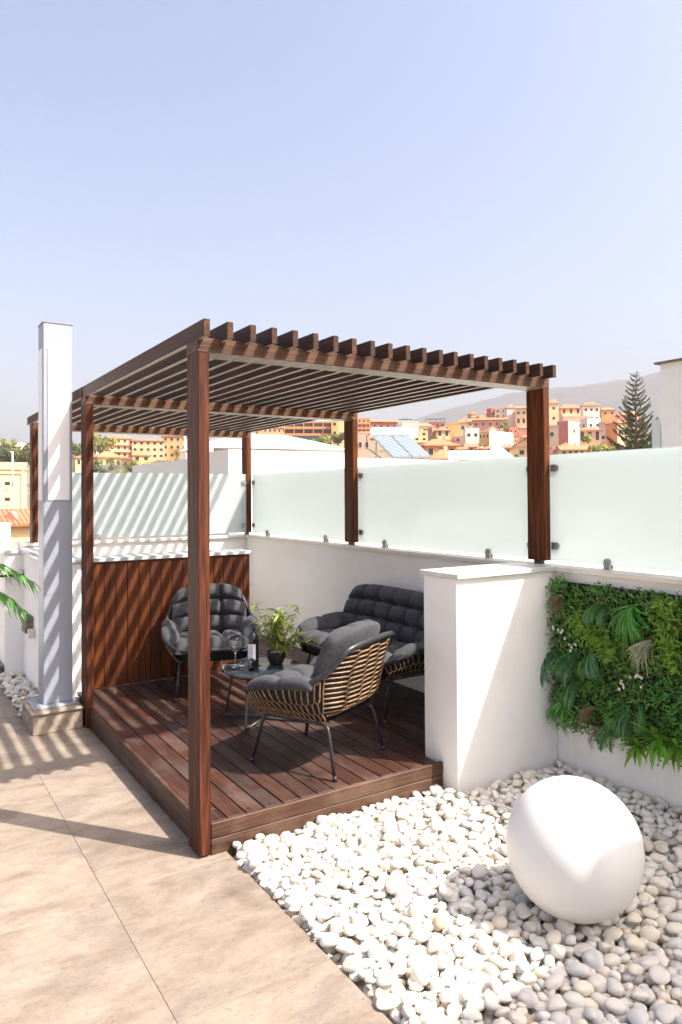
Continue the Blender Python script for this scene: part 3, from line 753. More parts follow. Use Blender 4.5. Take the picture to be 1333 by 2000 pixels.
# ---- bottle, glasses, plant
B0 = (0.838, 1.213)
t = thing('wine_bottle', 'dark wine bottle with pale label near the edge of the table', 'bottle', (B0[0], B0[1], ZT))
part('glass_body', MB().lathe([(0.001, ZT+.001), (.034, ZT+.001), (.036, ZT+.006), (.036, ZT+.19), (.033, ZT+.205), (.019, ZT+.228), (.0145, ZT+.24), (.0142, ZT+.262), (.001, ZT+.262)], 40, (*B0, 0)), MAT['bottle'], t, auto=50)
part('capsule', MB().lathe([(.001, ZT+.262), (.0152, ZT+.262), (.0155, ZT+.292), (.001, ZT+.2925)], 28, (*B0, 0)), MAT['black'], t, auto=50)
va = math.atan2(CAM.y-B0[1], CAM.x-B0[0])
lab = MB(); lab.grid(np.array([[(B0[0]+.0364*math.cos(a), B0[1]+.0364*math.sin(a), z) for z in (ZT+.062, ZT+.162)] for a in np.linspace(va-1.15, va+.45, 16)]))
lb = part('label', lab, MAT['label'], t, True)
def on_label(u, w): a = va-.35+u/.0366; return (B0[0]+.0367*math.cos(a), B0[1]+.0367*math.sin(a), ZT+.112+w)
ink = MB(); rg = np.random.RandomState(4)
for k in range(7):   # a loose hand-drawn script running down the label
    c0 = .036-.0125*k; q = [on_label(-.012+.024*s+.002*math.sin(9*s+k), c0+.0055*math.sin(14*s+2.1*k)+.003*math.sin(31*s)) for s in np.linspace(0, 1, 26)]
    ink.tube(q, .0006, 4)
part('script', ink, MAT['ink'], lb)
def glass_prof(z):
    o = [(.001, 0), (.032, 0), (.0325, .0015), (.012, .004), (.0045, .009), (.0036, .02), (.0036, .082), (.008, .09), (.024, .104), (.0365, .125), (.039, .145), (.036, .172), (.0315, .2)]
    i = [(.0305, .2), (.035, .172), (.0378, .145), (.0353, .126), (.023, .106), (.008, .0935), (.001, .092)]
    return [(r, h+z) for r, h in o+i]
G0 = (0.762, 1.320)
t = thing('wine_glass', 'clear stemmed wine glass standing upright on the table', 'wine glass', (*G0, ZT), 0, 'wine glasses on the table')
part('glass', MB().lathe(glass_prof(ZT+.001), 40, (*G0, 0)), MAT['glass'], t, True)
t2 = thing('wine_glass', 'clear wine glass lying on its side in front of the bottle', 'wine glass', (0.765, 1.205, ZT), 0, 'wine glasses on the table')
gl = part('glass', MB().lathe(glass_prof(0), 40), MAT['glass'], t2, True, world=False, loc=(0, 0, 0))
ax = Vector((0.80, -0.58, 0)).normalized(); tilt = 0.045
zax = (ax*math.cos(tilt)+Vector((0, 0, math.sin(tilt)))); xax = Vector((0, 0, 1)).cross(zax).normalized(); yax = zax.cross(xax)
# rests on bowl side and foot rim
gl.matrix_local = Matrix(((xax.x, yax.x, zax.x, -ax.x*.13), (xax.y, yax.y, zax.y, -ax.y*.13), (xax.z, yax.z, zax.z, .0335), (0, 0, 0, 1)))

PP = (1.025, 1.253)
t = thing('potted_plant', 'small bamboo plant in a black bowl pot on the table', 'plant', (*PP, ZT))
part('pot', MB().lathe([(.001, ZT+.001), (.04, ZT+.001), (.044, ZT+.004), (.062, ZT+.045), (.068, ZT+.083), (.062, ZT+.083), (.058, ZT+.066), (.001, ZT+.066)], 40, (*PP, 0)), MAT['pot'], t, auto=40)
peb_v, peb_f = LOW[0]; m = MB(); rg = np.random.RandomState(2)
for k in range(46):
    a, r = rg.uniform(0, 6.28), .052*math.sqrt(rg.uniform(0, 1)); s = rg.uniform(.006, .009)
    m.add(peb_v*np.array([s, s*.8, s*.7])+np.array([PP[0]+r*math.cos(a), PP[1]+r*math.sin(a), ZT+.071]), peb_f)
part('white_gravel', m, MAT['pebble'], t, True, kind='stuff')
def leaf_mesh(name, L, w, mat, curve=0.25, fold=0.15, n=6):
    vs, fs = [], []
    for i in range(n+1):
        s = i/n; ww = w*math.sin(math.pi*min(1, s**.7*.97+.03))*(1 if s < 1 else 0); z = -curve*L*s*s
        vs += [(s*L, -ww/2, z+fold*ww), (s*L, 0, z), (s*L, ww/2, z+fold*ww)]
    for i in range(n):
        a = i*3; fs += [(a, a+3, a+4, a+1), (a+1, a+4, a+5, a+2)]
    me = bpy.data.meshes.new(name); me.from_pydata(vs, [], fs); me.materials.append(mat)
    me.polygons.foreach_set('use_smooth', [True]*len(fs)); me.update(); return me
BL = [leaf_mesh('leaf', L, w, MAT['leaf_bamboo'], c) for L, w, c in ((.070, .014, .3), (.088, .016, .5), (.058, .013, .1))]
def place_leaf(me, p, d, parent, scale=1.0, roll=0.0, name='leaf'):
    d = Vector(d).normalized(); q = d.to_track_quat('X', 'Z')
    o = link(bpy.data.objects.new(name, me)); o.parent = parent
    b = Vector((0, 0, 0)); pp = parent
    while pp is not None: b = b+Vector(pp.location); pp = pp.parent
    o.location = Vector(p)-b; o.rotation_mode = 'QUATERNION'
    from mathutils import Quaternion
    o.rotation_quaternion = q @ Quaternion((1, 0, 0), roll); o.scale = (scale,)*3; return o
rg = np.random.RandomState(12)
for k in range(19):
    a = rg.uniform(0, 6.28); lean = rg.uniform(.05, .42) if k < 17 else .8; Lh = rg.uniform(.17, .30) if lean < .5 else .2
    if k == 0: a, lean, Lh = 2.6, .30, .34
    if k == 1: a, lean, Lh = -.5, .35, .33
    if k == 2: a, lean, Lh = -.65, 1.15, .24
    p0 = Vector((PP[0]+.03*math.cos(a), PP[1]+.03*math.sin(a), ZT+.068))
    tip = p0+Vector((math.cos(a)*math.sin(lean), math.sin(a)*math.sin(lean), math.cos(lean)))*Lh
    md = (p0+tip)/2+Vector((0, 0, .02))
    st = catmull([p0, md, tip], 6)
    part('stem', MB().tube(st, .0016, 5), MAT['leaf_bamboo'], t, True)
    for j in range(3, len(st)):
        for w in range(2 if j < len(st)-1 else 5):
            b = rg.uniform(0, 6.28); dd = Vector((math.cos(b), math.sin(b), rg.uniform(-.45, .6)))
            place_leaf(BL[rg.randint(3)], st[j], dd, t, rg.uniform(.8, 1.15), rg.uniform(-.6, .6))

# ================================================================== PLANTING
# ---- artificial green wall panel
GX = 2.19
t = thing('green_wall', 'vertical garden panel of mixed green foliage on the right parapet', 'plant wall', (GX, -1.1, 0.2))
def zbot(y): return 0.27+0.02*math.sin(7*y)
part('backing', MB().box(GX-.022, GX-.001, -2.4, -0.125, 0.30, 1.085), MAT['soil'], t)
def leaf_cloud(name, n, region, mat, L, w, seed, x0=2.165, spread=.05, up=0.0, kind='stuff', label=None, vary=.5, flat=.6):
    rg = np.random.RandomState(seed); m = MB(); k = 0; tries = 0
    while k < n and tries < n*20:
        tries += 1
        y, z = rg.uniform(-2.38, -0.09), rg.uniform(.22, 1.11)
        if rg.uniform() > region(y, z): continue
        k += 1
        x = x0-rg.uniform(0, spread); l = L*rg.uniform(1-vary, 1+vary); ww = w*rg.uniform(.7, 1.3)
        d = Vector((-rg.uniform(.2, 1.0)*flat, rg.normal(0, .7), rg.normal(up, .6))).normalized()
        n1 = Vector((-1, rg.normal(0, .7), rg.normal(.35, .6))).normalized(); s = d.cross(n1)
        if s.length < 1e-3: continue
        s.normalize(); nn = s.cross(d); p = Vector((x, y, z))
        a, b, c, e = p, p+d*l*.45+s*ww*.5+nn*ww*.12, p+d*l, p+d*l*.45-s*ww*.5+nn*ww*.12
        mid = p+d*l*.45
        m.add([a, b, c, e, mid], [(0, 1, 4), (1, 2, 4), (2, 3, 4), (3, 0, 4)])
    return part(name, m, mat, t, False, kind=kind, label=label)
def near(pts, r):
    P = np.array(pts)
    return lambda y, z: float(np.exp(-((P[:, 0]-y)**2+(P[:, 1]-z)**2).min()/r**2))
nz = lambda y, z, a, b: .5+.5*math.sin(9*y*a+3*z+b)*math.sin(8*z*b+4*y+a)
edge = lambda y, z: 1.0 if (zbot(y) < z < 1.09+.02*math.sin(23*y)) else 0.05*(z > .22)
LIME = [(-.356, .882), (-.457, .80), (-.408, .842), (-.539, .764), (-.871, 1.008), (-.878, .933), (-.885, .858), (-.9, .785), (-1.5, .9), (-1.9, .6)]
WHITE = [(-.186, .819), (-.212, .803), (-.266, .768), (-.284, .736), (-.61, .631), (-.693, .659), (-.716, .633), (-.615, .584)]
YEL = [(-.726, .884), (-.784, .88), (-.9, 1.1), (-.586, .699), (-.95, .95), (-1.4, .5)]
leaf_cloud('box_leaves', 9000, lambda y, z: edge(y, z)*(.25+.75*nz(y, z, 1.0, 1.2)), MAT['leaf_box'], .019, .013, 1, spread=.07)
leaf_cloud('dark_leaves', 6500, lambda y, z: edge(y, z), MAT['leaf_dark'], .028, .012, 2, spread=.035)
leaf_cloud('green_leaves', 3800, lambda y, z: edge(y, z)*max(near([(-.14, 1.08), (-.2, 1.1), (-.14, .98), (-.85, .62), (-.95, .55), (-.9, .45), (-1.2, .7), (-1.7, .9)], .085)(y, z), .22), MAT['leaf_green'], .036, .007, 3, spread=.075)
leaf_cloud('yellow_leaves', 2600, lambda y, z: edge(y, z)*max(near(YEL, .08)(y, z), .10), MAT['leaf_yel'], .015, .010, 4, spread=.075)
leaf_cloud('lime_leaves', 3600, near(LIME, .05), MAT['leaf_lime'], .036, .009, 5, spread=.10)
rg = np.random.RandomState(3)
fl_v, fl_f = LOW[1]
for (y, z) in WHITE:
    for k in range(3):
        yy, zz, xx = y+rg.normal(0, .016), z+rg.normal(0, .016), 2.108-rg.uniform(0, .02)
        m = MB()
        for q in range(5):
            a = q*1.257+k; d = Vector((-.25, math.cos(a), math.sin(a))); s = Vector((0, -math.sin(a), math.cos(a)))
            p = Vector((xx, yy, zz)); m.add([p, p+d*.006+s*.003, p+d*.010, p+d*.006-s*.003], [(0, 1, 2, 3)])
        part('flower', m, MAT['petal'], t)
def blades(name, y, z, n, L, mat, ang, spread, seed, w=.005, x=2.12, out=.10, droop=1.0, label=None):
    rg = np.random.RandomState(seed); m = MB()
    for k in range(n):
        a = ang+rg.normal(0, spread); l = L*rg.uniform(.6, 1.1); o = out*rg.uniform(.5, 1.2)
        pts = []
        for s in np.linspace(0, 1, 7):
            pts.append(Vector((x-o*math.sin(min(1, s*1.1)*2.4)*.9, y-math.cos(a)*l*s, z+math.sin(a)*l*s-droop*l*.35*s*s)))
        vs, fs = [], []
        for i, p in enumerate(pts):
            ww = w*(1-(i/6)**2)*.5+.0004; tdir = (pts[min(i+1, 6)]-pts[max(i-1, 0)]).normalized(); s = tdir.cross(Vector((-1, rg.normal(0, .1), 0))).normalized()
            vs += [p-s*ww, p+s*ww]
        fs = [(2*i, 2*i+2, 2*i+3, 2*i+1) for i in range(6)]
        m.add(vs, fs)
    return part(name, m, mat, t, True, label=label)
# ang: 0 = towards -y (image right), pi = towards +y (image left); negative = down
blades('grass_tuft', -.700, 1.02, 70, .17, MAT['leaf_green'], -1.9, .5, 1, label='long bright green grass tuft near the top of the panel')
blades('grass_tuft', -.69, 1.02, 26, .15, MAT['leaf_green'], -1.2, .5, 2, w=.009)
blades('grass_tuft', -.262, .42, 60, .15, MAT['leaf_green'], -2.0, .5, 3)
blades('grass_tuft', -.255, .43, 16, .14, MAT['leaf_green'], -1.4, .7, 4, w=.010)
blades('dry_grass_tuft', -.225, 1.02, 36, .10, MAT['leaf_brown'], -1.7, .55, 5, w=.0032)
blades('dry_grass_tuft', -.435, .43, 36, .11, MAT['leaf_brown'], -2.2, .55, 6, w=.0032)
blades('dry_grass_tuft', -.478, .335, 30, .10, MAT['leaf_brown'], -1.7, .5, 7, w=.003)
blades('pale_grass_tuft', -.80, .86, 80, .14, MAT['leaf_pale'], -2.25, .35, 8, w=.0038, label='pale cream striped grass tuft')
blades('grass_tuft', -1.5, .8, 80, .22, MAT['leaf_green'], -1.8, .5, 9)
def fern(y, z, L, ang, mat, seed, x=2.125):
    L *= .85
    rg = np.random.RandomState(seed); m = MB(); a = ang
    for i in range(1, 22):
        s = i/22; px_ = Vector((x-.085*math.sin(s*2.3), y-math.cos(a)*L*s, z+math.sin(a)*L*s-.25*L*s*s))
        l = L*.34*math.sin(math.pi*min(1, (s*.86+.12)))
        for sd in (-1, 1):
            b = a+sd*1.15; d = Vector((-.15, -math.cos(b), math.sin(b))).normalized(); q = Vector((0, -math.cos(a), math.sin(a)))
            m.add([px_-q*.004, px_+d*l*.5+q*.0055, px_+d*l-Vector((-.012, 0, .02)), px_+d*l*.5-q*.0055], [(0, 1, 2, 3)])
    return part('fern_frond', m, mat, t, False)
k = 0
for (y, z, n, L, a0) in ((-.49, 1.0, 4, .12, -1.9), (-.13, .66, 4, .16, -1.9), (-.30, .70, 3, .16, -2.3), (-.40, .72, 3, .15, -1.1), (-.30, .56, 3, .14, -1.7), (-.64, .47, 4, .15, -1.8), (-.57, .38, 3, .14, -2.0), (-.70, .49, 3, .14, -.8), (-1.3, .6, 5, .17, -1.6)):
    for j in range(n):
        k += 1; fern(y+random.uniform(-.02, .02), z+random.uniform(-.02, .02), L*random.uniform(.85, 1.1), a0+(j-(n-1)/2)*.42, MAT['leaf_fern'] if k % 3 else MAT['leaf_dark'], k)
RL = [leaf_mesh('rosette_leaf', .15, .034, MAT['leaf_lime'], .18, .3, 7), leaf_mesh('rosette_leaf', .13, .03, MAT['leaf_box'], .25, .3, 7)]
for (y, z, n, s) in ((-.825, .372, 16, 1.0), (-.715, .30, 12, .85), (-.93, .36, 12, .9), (-1.6, .4, 14, 1.0)):
    for j in range(n):
        a = j*2.4; el = .35+.6*((j*7) % n)/n
        place_leaf(RL[j % 3 == 2], (2.085, y, z), (-el, math.cos(a), math.sin(a)-.12), t, s*random.uniform(.75, 1.05), random.uniform(-.3, .3), 'rosette_leaf')

# ---- palm in a pot beyond the left frame edge, fronds reaching in
t = thing('potted_palm', 'potted palm with arching green fronds at the left edge', 'palm', (-1.0, 2.05, 0.0))
part('pot', MB().lathe([(.001, .002), (.14, .002), (.19, .34), (.20, .36), (.185, .36), (.175, .31), (.001, .31)], 36, (-1.0, 2.05, 0)), MAT['pot'], t, auto=40)
part('trunk', MB().tube([(-1.0, 2.05, .3), (-.99, 2.04, .5), (-.98, 2.03, .62)], [.03, .024, .018], 8), MAT['dark_stone'], t, True)
PLF = [leaf_mesh('leaflet', .20, .021, MAT['palm'], .55, .2, 7), leaf_mesh('leaflet', .15, .017, MAT['palm'], .35, .2, 7)]
rg = np.random.RandomState(21)
fronds = [((-.78, 1.98, 1.10), (-.60, 1.92, 1.19), (-.40, 1.83, 1.075)), ((-.78, 1.95, .98), (-.60, 1.88, 1.02), (-.45, 1.8, .90)), ((-.85, 2.2, 1.15), (-.70, 2.3, 1.28), (-.58, 2.38, 1.17)),
          ((-1.15, 2.0, 1.1), (-1.3, 1.9, 1.2), (-1.5, 1.8, 1.0)), ((-1.0, 2.3, 1.1), (-1.02, 2.55, 1.2), (-1.03, 2.8, 1.0)), ((-1.0, 1.8, 1.05), (-.95, 1.6, 1.12), (-.86, 1.42, .95)), ((-1.2, 2.2, 1.05), (-1.4, 2.3, 1.15), (-1.6, 2.4, 1.0))]
for fr in fronds:
    q = catmull([(-.98, 2.03, .6), *fr], 9)
    fo = part('frond', MB().tube(q, list(np.linspace(.007, .002, len(q))), 6), MAT['palm'], t, True)
    for i in range(9, len(q)):
        tg = Vector(q[min(i+1, len(q)-1)]-q[i-1]).normalized(); sd = tg.cross(Vector((0, 0, 1))).normalized()
        for s in (-1, 1):
            s_ = i/len(q)
            place_leaf(PLF[i % 2], q[i], tg*.75+sd*s*rg.uniform(.6, .9)+Vector((0, 0, rg.uniform(-.35, .05))), fo, (1.15-.55*s_)*rg.uniform(.85, 1.1), s*.3, 'leaflet')

# ================================================================== NEIGHBOUR ROOF AND NEAR BACKGROUND
t = thing('neighbour_building', 'white flat roofed neighbour building with stepped parapet behind the glass', 'building', (9.0, 15.0, -9.0))
part('wall', MB().box(5.38, 17.5, 12.0, 19.5, -9, 2.42), MAT['white'], t)
part('roof', MB().box(5.55, 17.3, 12.2, 19.3, 2.421, 2.46), MAT['coping'], t)
part('parapet', MB().box(5.38, 8.55, 12.0, 12.2, 2.421, 2.65), MAT['white'], t)
part('parapet', MB().box(8.551, 17.5, 12.0, 12.2, 2.421, 2.53), MAT['white'], t)
part('parapet', MB().box(5.38, 5.55, 12.201, 14.3, 2.421, 2.65), MAT['white'], t)
part('parapet', MB().box(5.38, 5.55, 14.301, 19.5, 2.421, 2.56), MAT['white'], t)
CANVAS = plain('beige_canopy', (0.55, 0.49, 0.43), 0.8, 0, 0.06, 2)
t = thing('canopy', 'pale beige hipped canopy roof standing behind the white parapet', 'canopy', (9.4, 17.5, 2.46))
m = MB(); e = [(6.75, 16.6, 3.03), (11.75, 16.6, 3.09), (11.75, 19.2, 3.09), (6.75, 19.2, 3.03)]; r = [(8.1, 17.7, 3.56), (9.9, 17.7, 3.56)]
vs = e+r+[(p[0], p[1], p[2]-.03) for p in e+r]
m.add(vs, [(0, 1, 5, 4), (1, 2, 5), (2, 3, 4, 5), (3, 0, 4), (6, 10, 11, 7), (7, 11, 8), (8, 11, 10, 9), (9, 10, 6), (0, 6, 7, 1), (1, 7, 8, 2), (2, 8, 9, 3), (3, 9, 6, 0)])
part('canopy_roof', m, CANVAS, t)
for p in e: part('post', MB().box(p[0]+(.1 if p[0] < 9 else -.2), p[0]+(.2 if p[0] < 9 else -.1), p[1]+(.1 if p[1] < 17 else -.2), p[1]+(.2 if p[1] < 17 else -.1), 2.461, 3.05), MAT['white'], t)

def collector():
    t = thing('solar_water_heater', 'white solar water heater tank with two sloping glass collectors', 'solar heater', (12.3, 14.5, 2.46))
    a = np.array([11.955, 14.690, 2.70]); ux = np.array([1.05, -.672, 0]); ux /= np.linalg.norm(ux)
    fwd = np.array([-ux[1], ux[0], 0])   # away from the viewer
    top = 0.72; run = 0.75
    COL = NT('solar_glass'); v = COL.coords('Object', (1, 1, 1)); w = COL.new('ShaderNodeTexWave'); w.inputs['Scale'].default_value = 3.2
    mp = COL.new('ShaderNodeMapping'); mp.inputs['Rotation'].default_value = (0, 0, R(-32.6)); COL.link(v, mp.inputs[0]); COL.link(mp.outputs[0], w.inputs['Vector'])
    COL.base(COL.ramp(w.outputs['Fac'], [(0.2, (0.15, 0.18, 0.23, 1)), (0.8, (0.22, 0.26, 0.32, 1))])); COL.set(Roughness=0.12)
    sk = .62   # the collectors lean to the left as seen from the terrace
    for k in range(2):
        b0 = a+ux*(.04+.60*k)
        P = lambda u, s, h=0: b0+ux*(u-sk*s)+fwd*(run*s)+np.array([0, 0, top*s])+np.array([0, 0, h])
        def slab(u0, u1, s0, s1, h0, h1):
            return MB().add([P(u0, s0, h0), P(u1, s0, h0), P(u1, s1, h0), P(u0, s1, h0), P(u0, s0, h1), P(u1, s0, h1), P(u1, s1, h1), P(u0, s1, h1)],
                            [(3, 2, 1, 0), (4, 5, 6, 7), (0, 1, 5, 4), (1, 2, 6, 5), (2, 3, 7, 6), (3, 0, 4, 7)])
        part('collector', slab(0, .57, 0, 1, 0, .06), MAT['steel'], t)
        part('collector_glass', slab(.03, .54, .02, .98, .0605, .066), COL.m, t)
    c0 = a+ux*(-.62)+fwd*(run+.12)+np.array([0, 0, top+.16]); c1 = c0+ux*1.50
    part('tank', MB().tube([tuple(c0+(c1-c0)*s) for s in (0, .02, .98, 1)], [.12, .165, .165, .12], 24), MAT['pillar_panel'], t, auto=40)
    for s in (.12, .88):
        q = c0+(c1-c0)*s
        part('stand', MB().tube([tuple(q-np.array([0, 0, .15])), tuple(q*np.array([1, 1, 0])+np.array([0, 0, 2.462]))], .018, 6).tube([tuple(q-np.array([0, 0, .15])-fwd*.1), tuple(q*np.array([1, 1, 0])-fwd*.6+np.array([0, 0, 2.462]))], .014, 6), MAT['steel'], t)
    part('pipe', MB().tube([tuple(c0+np.array([0, 0, -.05])), tuple(c0-ux*.12+np.array([0, 0, -.1])), tuple(c0-ux*.1+np.array([0, 0, -.5])), tuple(a-ux*.25+fwd*.3)], .016, 6), MAT['black'], t, True)
collector()
t = thing('solar_water_heater', 'second low white heater tank lying beyond the glass near the post', 'solar heater', (13.9, 13.4, 2.46))
part('tank', MB().tube([(13.40, 13.76, 2.79), (13.42, 13.745, 2.79), (14.55, 13.02, 2.79), (14.57, 13.01, 2.79)], [.10, .14, .14, .10], 24), MAT['pillar_panel'], t, auto=40)
for p in ((13.6, 13.63), (14.35, 13.15)): part('cradle', MB().box(p[0]-.05, p[0]+.05, p[1]-.08, p[1]+.08, 2.461, 2.66), MAT['steel'], t)
t = thing('roof_cowl', 'white sloping roof hood beside the second heater tank', 'roof hood', (14.9, 12.9, 2.46))
part('hood', MB().add([(14.45, 13.3, 2.461), (15.5, 12.62, 2.461), (15.7, 13.0, 2.461), (14.65, 13.6, 2.461), (14.72, 13.2, 3.07), (14.95, 13.05, 3.07), (15.05, 13.2, 3.03), (14.82, 13.36, 3.03)],
     [(3, 2, 1, 0), (4, 5, 6, 7), (0, 1, 5, 4), (1, 2, 6, 5), (2, 3, 7, 6), (3, 0, 4, 7)]), MAT['white'], t)

t = thing('side_building', 'pale grey building with dark roof edge at the right edge above the glass', 'building', (10.0, 0.5, -9))
part('wall', MB().box(8.0, 13.0, -2.5, 3.03, -9, 3.40), MAT['white'], t)
part('roof_edge', MB().box(7.94, 13.05, -2.55, 3.09, 3.401, 3.428), MAT['dark_stone'], t)
part('balcony_glass', MB().box(7.98, 8.00, 3.04, 3.16, 1.2, 2.63), MAT['frost'], t)

# ================================================================== TOWN ON THE HILLSIDE
WALL = {k: plain('wall_'+k, c, 0.85, 0, 0.1, 0.4) for k, c in dict(red=(0.464, 0.134, 0.077), beige=(0.539, 0.412, 0.298), white=(0.743, 0.663, 0.561), cream=(0.725, 0.520, 0.298), pink=(0.576, 0.269, 0.226),
        pinkpale=(0.687, 0.385, 0.290), ochre=(0.650, 0.367, 0.136), yellow=(0.725, 0.511, 0.200), orange=(0.669, 0.287, 0.109), peach=(0.706, 0.376, 0.200), redpink=(0.539, 0.179, 0.145), hotel=(0.576, 0.233, 0.090),
        ochrepale=(0.706, 0.511, 0.281)).items()}
def rooftile():
    m = NT('terracotta_roof'); v = m.coords('Object', (1, 1, 1))
    f = m.noise(v, 1.8, 5, 0.7); c = m.ramp(f, [(0.3, (.33, .115, .052, 1)), (0.7, (.50, .205, .10, 1))])
    m.base(m.hsv(c, val=m.randval(.85, 1.15))); m.set(Roughness=0.85); return m.m
ROOF = rooftile()
WIN = plain('window_dark', (0.035, 0.033, 0.036), 0.25, 0, 0.1)
WINB = plain('window_blue', (0.10, 0.17, 0.24), 0.15, 0, 0.2)
FRAME = plain('window_frame', (0.55, 0.50, 0.44), 0.7)
def pts(mb, f): mb.v = [tuple(f(p)) for p in mb.v]; return mb
def house(name, label, g, rot, wall, roof, win, side, extra, group):
    cx, cy, zb, w, l, h, rh = g
    t = thing(name, label, name.split('_')[0] if name.split('_')[0] in ('hotel', 'villa', 'cottage', 'pavilion', 'bungalow') else 'house', (cx, cy, zb), rot, group)
    P = lambda nm, mb, mat, par=t, **k: part(nm, mb, mat, par, False, world=False, loc=(0, 0, 0), **k)
    wl = WALL.get(wall); wr = wl
    if wall == 'whiteochre': wl, wr = WALL['ochre'], WALL['white']
    if wall == 'redpink': wl, wr = WALL['redpink'], WALL['pinkpale']
    if wall == 'creamorange': wl, wr = WALL['orange'], WALL['cream']
    base = -5.0
    P('wall', MB().box(0, w, 0, l, base, h), wr)
    if wl is not wr: P('side_wall', MB().box(-.12, -.002, 0, l, base, h), wl)
    o = .45
    if roof == 'flat':
        P('roof', MB().box(.15, w-.15, .15, l-.15, h+.001, h+.1), MAT['coping'])
        P('parapet', MB().box(-.06, w+.06, -.06, .14, h+.001, h+.42).box(-.06, .14, .141, l+.06, h+.001, h+.42), wr)
    elif roof == 'hip':
        a = min(w, l)*.5; m = MB()
        if w >= l: r0, r1 = (a*.8, l/2), (w-a*.8, l/2)
        else: r0, r1 = (w/2, a*.8), (w/2, l-a*.8)
        vs = [(-o, -o, h), (w+o, -o, h), (w+o, l+o, h), (-o, l+o, h), (r0[0], r0[1], h+rh), (r1[0], r1[1], h+rh)]
        vs += [(x, y, z-.28) for x, y, z in vs[:4]]
        m.add(vs, ([(0, 1, 5, 4), (1, 2, 5), (2, 3, 4, 5), (3, 0, 4)] if w >= l else [(0, 1, 4), (1, 2, 5, 4), (2, 3, 5), (3, 0, 4, 5)])+[(0, 6, 7, 1), (1, 7, 8, 2), (2, 8, 9, 3), (3, 9, 6, 0), (6, 9, 8, 7)])
        rf = P('roof', m, ROOF)
        P('chimney', MB().box(w*.7, w*.7+.5, l*.5, l*.5+.5, h+rh*.4, h+rh+.5), wr, rf)
    elif roof == 'gable':
        P('roof', MB().add([(-o, -o, h-.15), (w+o, -o, h-.15), (w+o, l+o, h-.15), (-o, l+o, h-.15), (w*.75, -o, h+rh), (w*.75, l+o, h+rh)], [(0, 4, 5, 3), (1, 2, 5, 4), (0, 3, 2, 1)]), ROOF)
        P('gable_wall', MB().add([(0, -.01, h-.16), (w, -.01, h-.16), (w*.75, -.01, h+rh-.2), (0, .2, h-.16), (w, .2, h-.16), (w*.75, .2, h+rh-.2)], [(0, 1, 2), (5, 4, 3), (0, 3, 4, 1), (1, 4, 5, 2), (2, 5, 3, 0)]), wr)
        P('gable_edge', MB().add([(-o, -o-.03, h-.15), (w*.75, -o-.03, h+rh), (w+o, -o-.03, h-.15), (w*.75, -o-.03, h+rh-.25), (-o, -o, h-.15), (w*.75, -o, h+rh), (w+o, -o, h-.15), (w*.75, -o, h+rh-.25)], [(0, 3, 1), (3, 2, 1), (4, 5, 7), (7, 5, 6)]), ROOF)
    elif roof == 'shed':
        P('roof', MB().add([(-o, -o-.3, h-.1), (w+o, -o-.3, h-.1), (w+o, l*.7, h+rh), (-o, l*.7, h+rh), (-o, -o-.3, h-.35), (w+o, -o-.3, h-.35), (w+o, l*.7, h+.001), (-o, l*.7, h+.001)], [(0, 1, 2, 3), (4, 7, 6, 5), (0, 4, 5, 1), (1, 5, 6, 2), (2, 6, 7, 3), (3, 7, 4, 0)]), ROOF)
    def window(u, z, ww, hh, sidef, wm=WIN):
        if not sidef:
            f = P('window', MB().box(u-ww/2, u+ww/2, -.09, -.001, z, z+hh), FRAME)
            P('pane', MB().box(u-ww/2+.09, u+ww/2-.09, -.11, -.0905, z+.09, z+hh-.09), wm, f)
        else:
            x = -.125 if wl is not wr else 0
            f = P('window', MB().box(x-.09, x-.001, u-ww/2, u+ww/2, z, z+hh), FRAME)
            P('pane', MB().box(x-.11, x-.0905, u-ww/2+.09, u+ww/2-.09, z+.09, z+hh-.09), wm, f)
    if extra == 'hotel':
        n = 5; cw = w/n
        for k in range(2):
            z0 = h-3.2*(k+1)+.1
            P('balcony_slab', MB().box(-.1, w+.1, -1.4, -.001, z0-.35, z0+.75), WALL['hotel'])
            for i in range(n):
                P('balcony_opening', MB().box(i*cw+.3, (i+1)*cw-.3, -.08, -.002, z0+.76, z0+2.6), WIN)
        for i in range(n+1): P('balcony_fin', MB().box(i*cw-.18, i*cw+.18, -1.45, -.002, h-6.1, h+.1), WALL['hotel'])
        P('glazed_front', MB().box(.2, w-.2, -.6, -.003, h-11, h-6.75), WINB)
        P('roof_terrace', MB().box(w*.45, w*.98, 2, 8, h+.43, h+1.7), MAT['white'])
        return t
    for (nr, nc), sd, Lg in ((win, False, w), (side, True, l)):
        if nr == 0: continue
        fh = h/nr
        for r in range(nr):
            for c in range(nc):
                ww = min(1.5, Lg/nc*.5); u = Lg*(c+.5)/nc
                hh = min(1.5, fh*.45); z = fh*(r+.36)
                if extra == 'balcony' and r == 0 and not sd: hh, z = fh*.52, fh*.40
                window(u, z, ww, hh, sd)
    if extra == 'balcony':
        P('balcony', MB().box(w*.05, w*.95, -1.3, -.001, 0.1, h/max(1, win[0])*.36), WALL['cream'] if wall != 'white' else MAT['white'])
    if extra == 'bands':
        for r in range(win[0]): P('balcony', MB().box(w*.02, w*.98, -.9, -.12, h/win[0]*r-.1, h/win[0]*(r+.26)), wr if r else WALL['red'])
    if extra == 'pergola':
        for i in range(5): P('frame_post', MB().box(w*i/4-.1, w*i/4+.1, .5, .7, h+.45, h+2.0), MAT['black'])
        P('frame_top', MB().box(-.2, w+.2, .3, 3.2, h+2.001, h+2.2), MAT['dark_stone'])
    if extra == 'antenna':
        for x0 in (.5, 2.2): P('mast', MB().box(x0, x0+.15, 1, 1.15, h+.11, h+2.6), MAT['black'])
        P('frame_top', MB().box(-1.6, 4.5, .6, 2.2, h+1.4, h+1.65), MAT['black'])
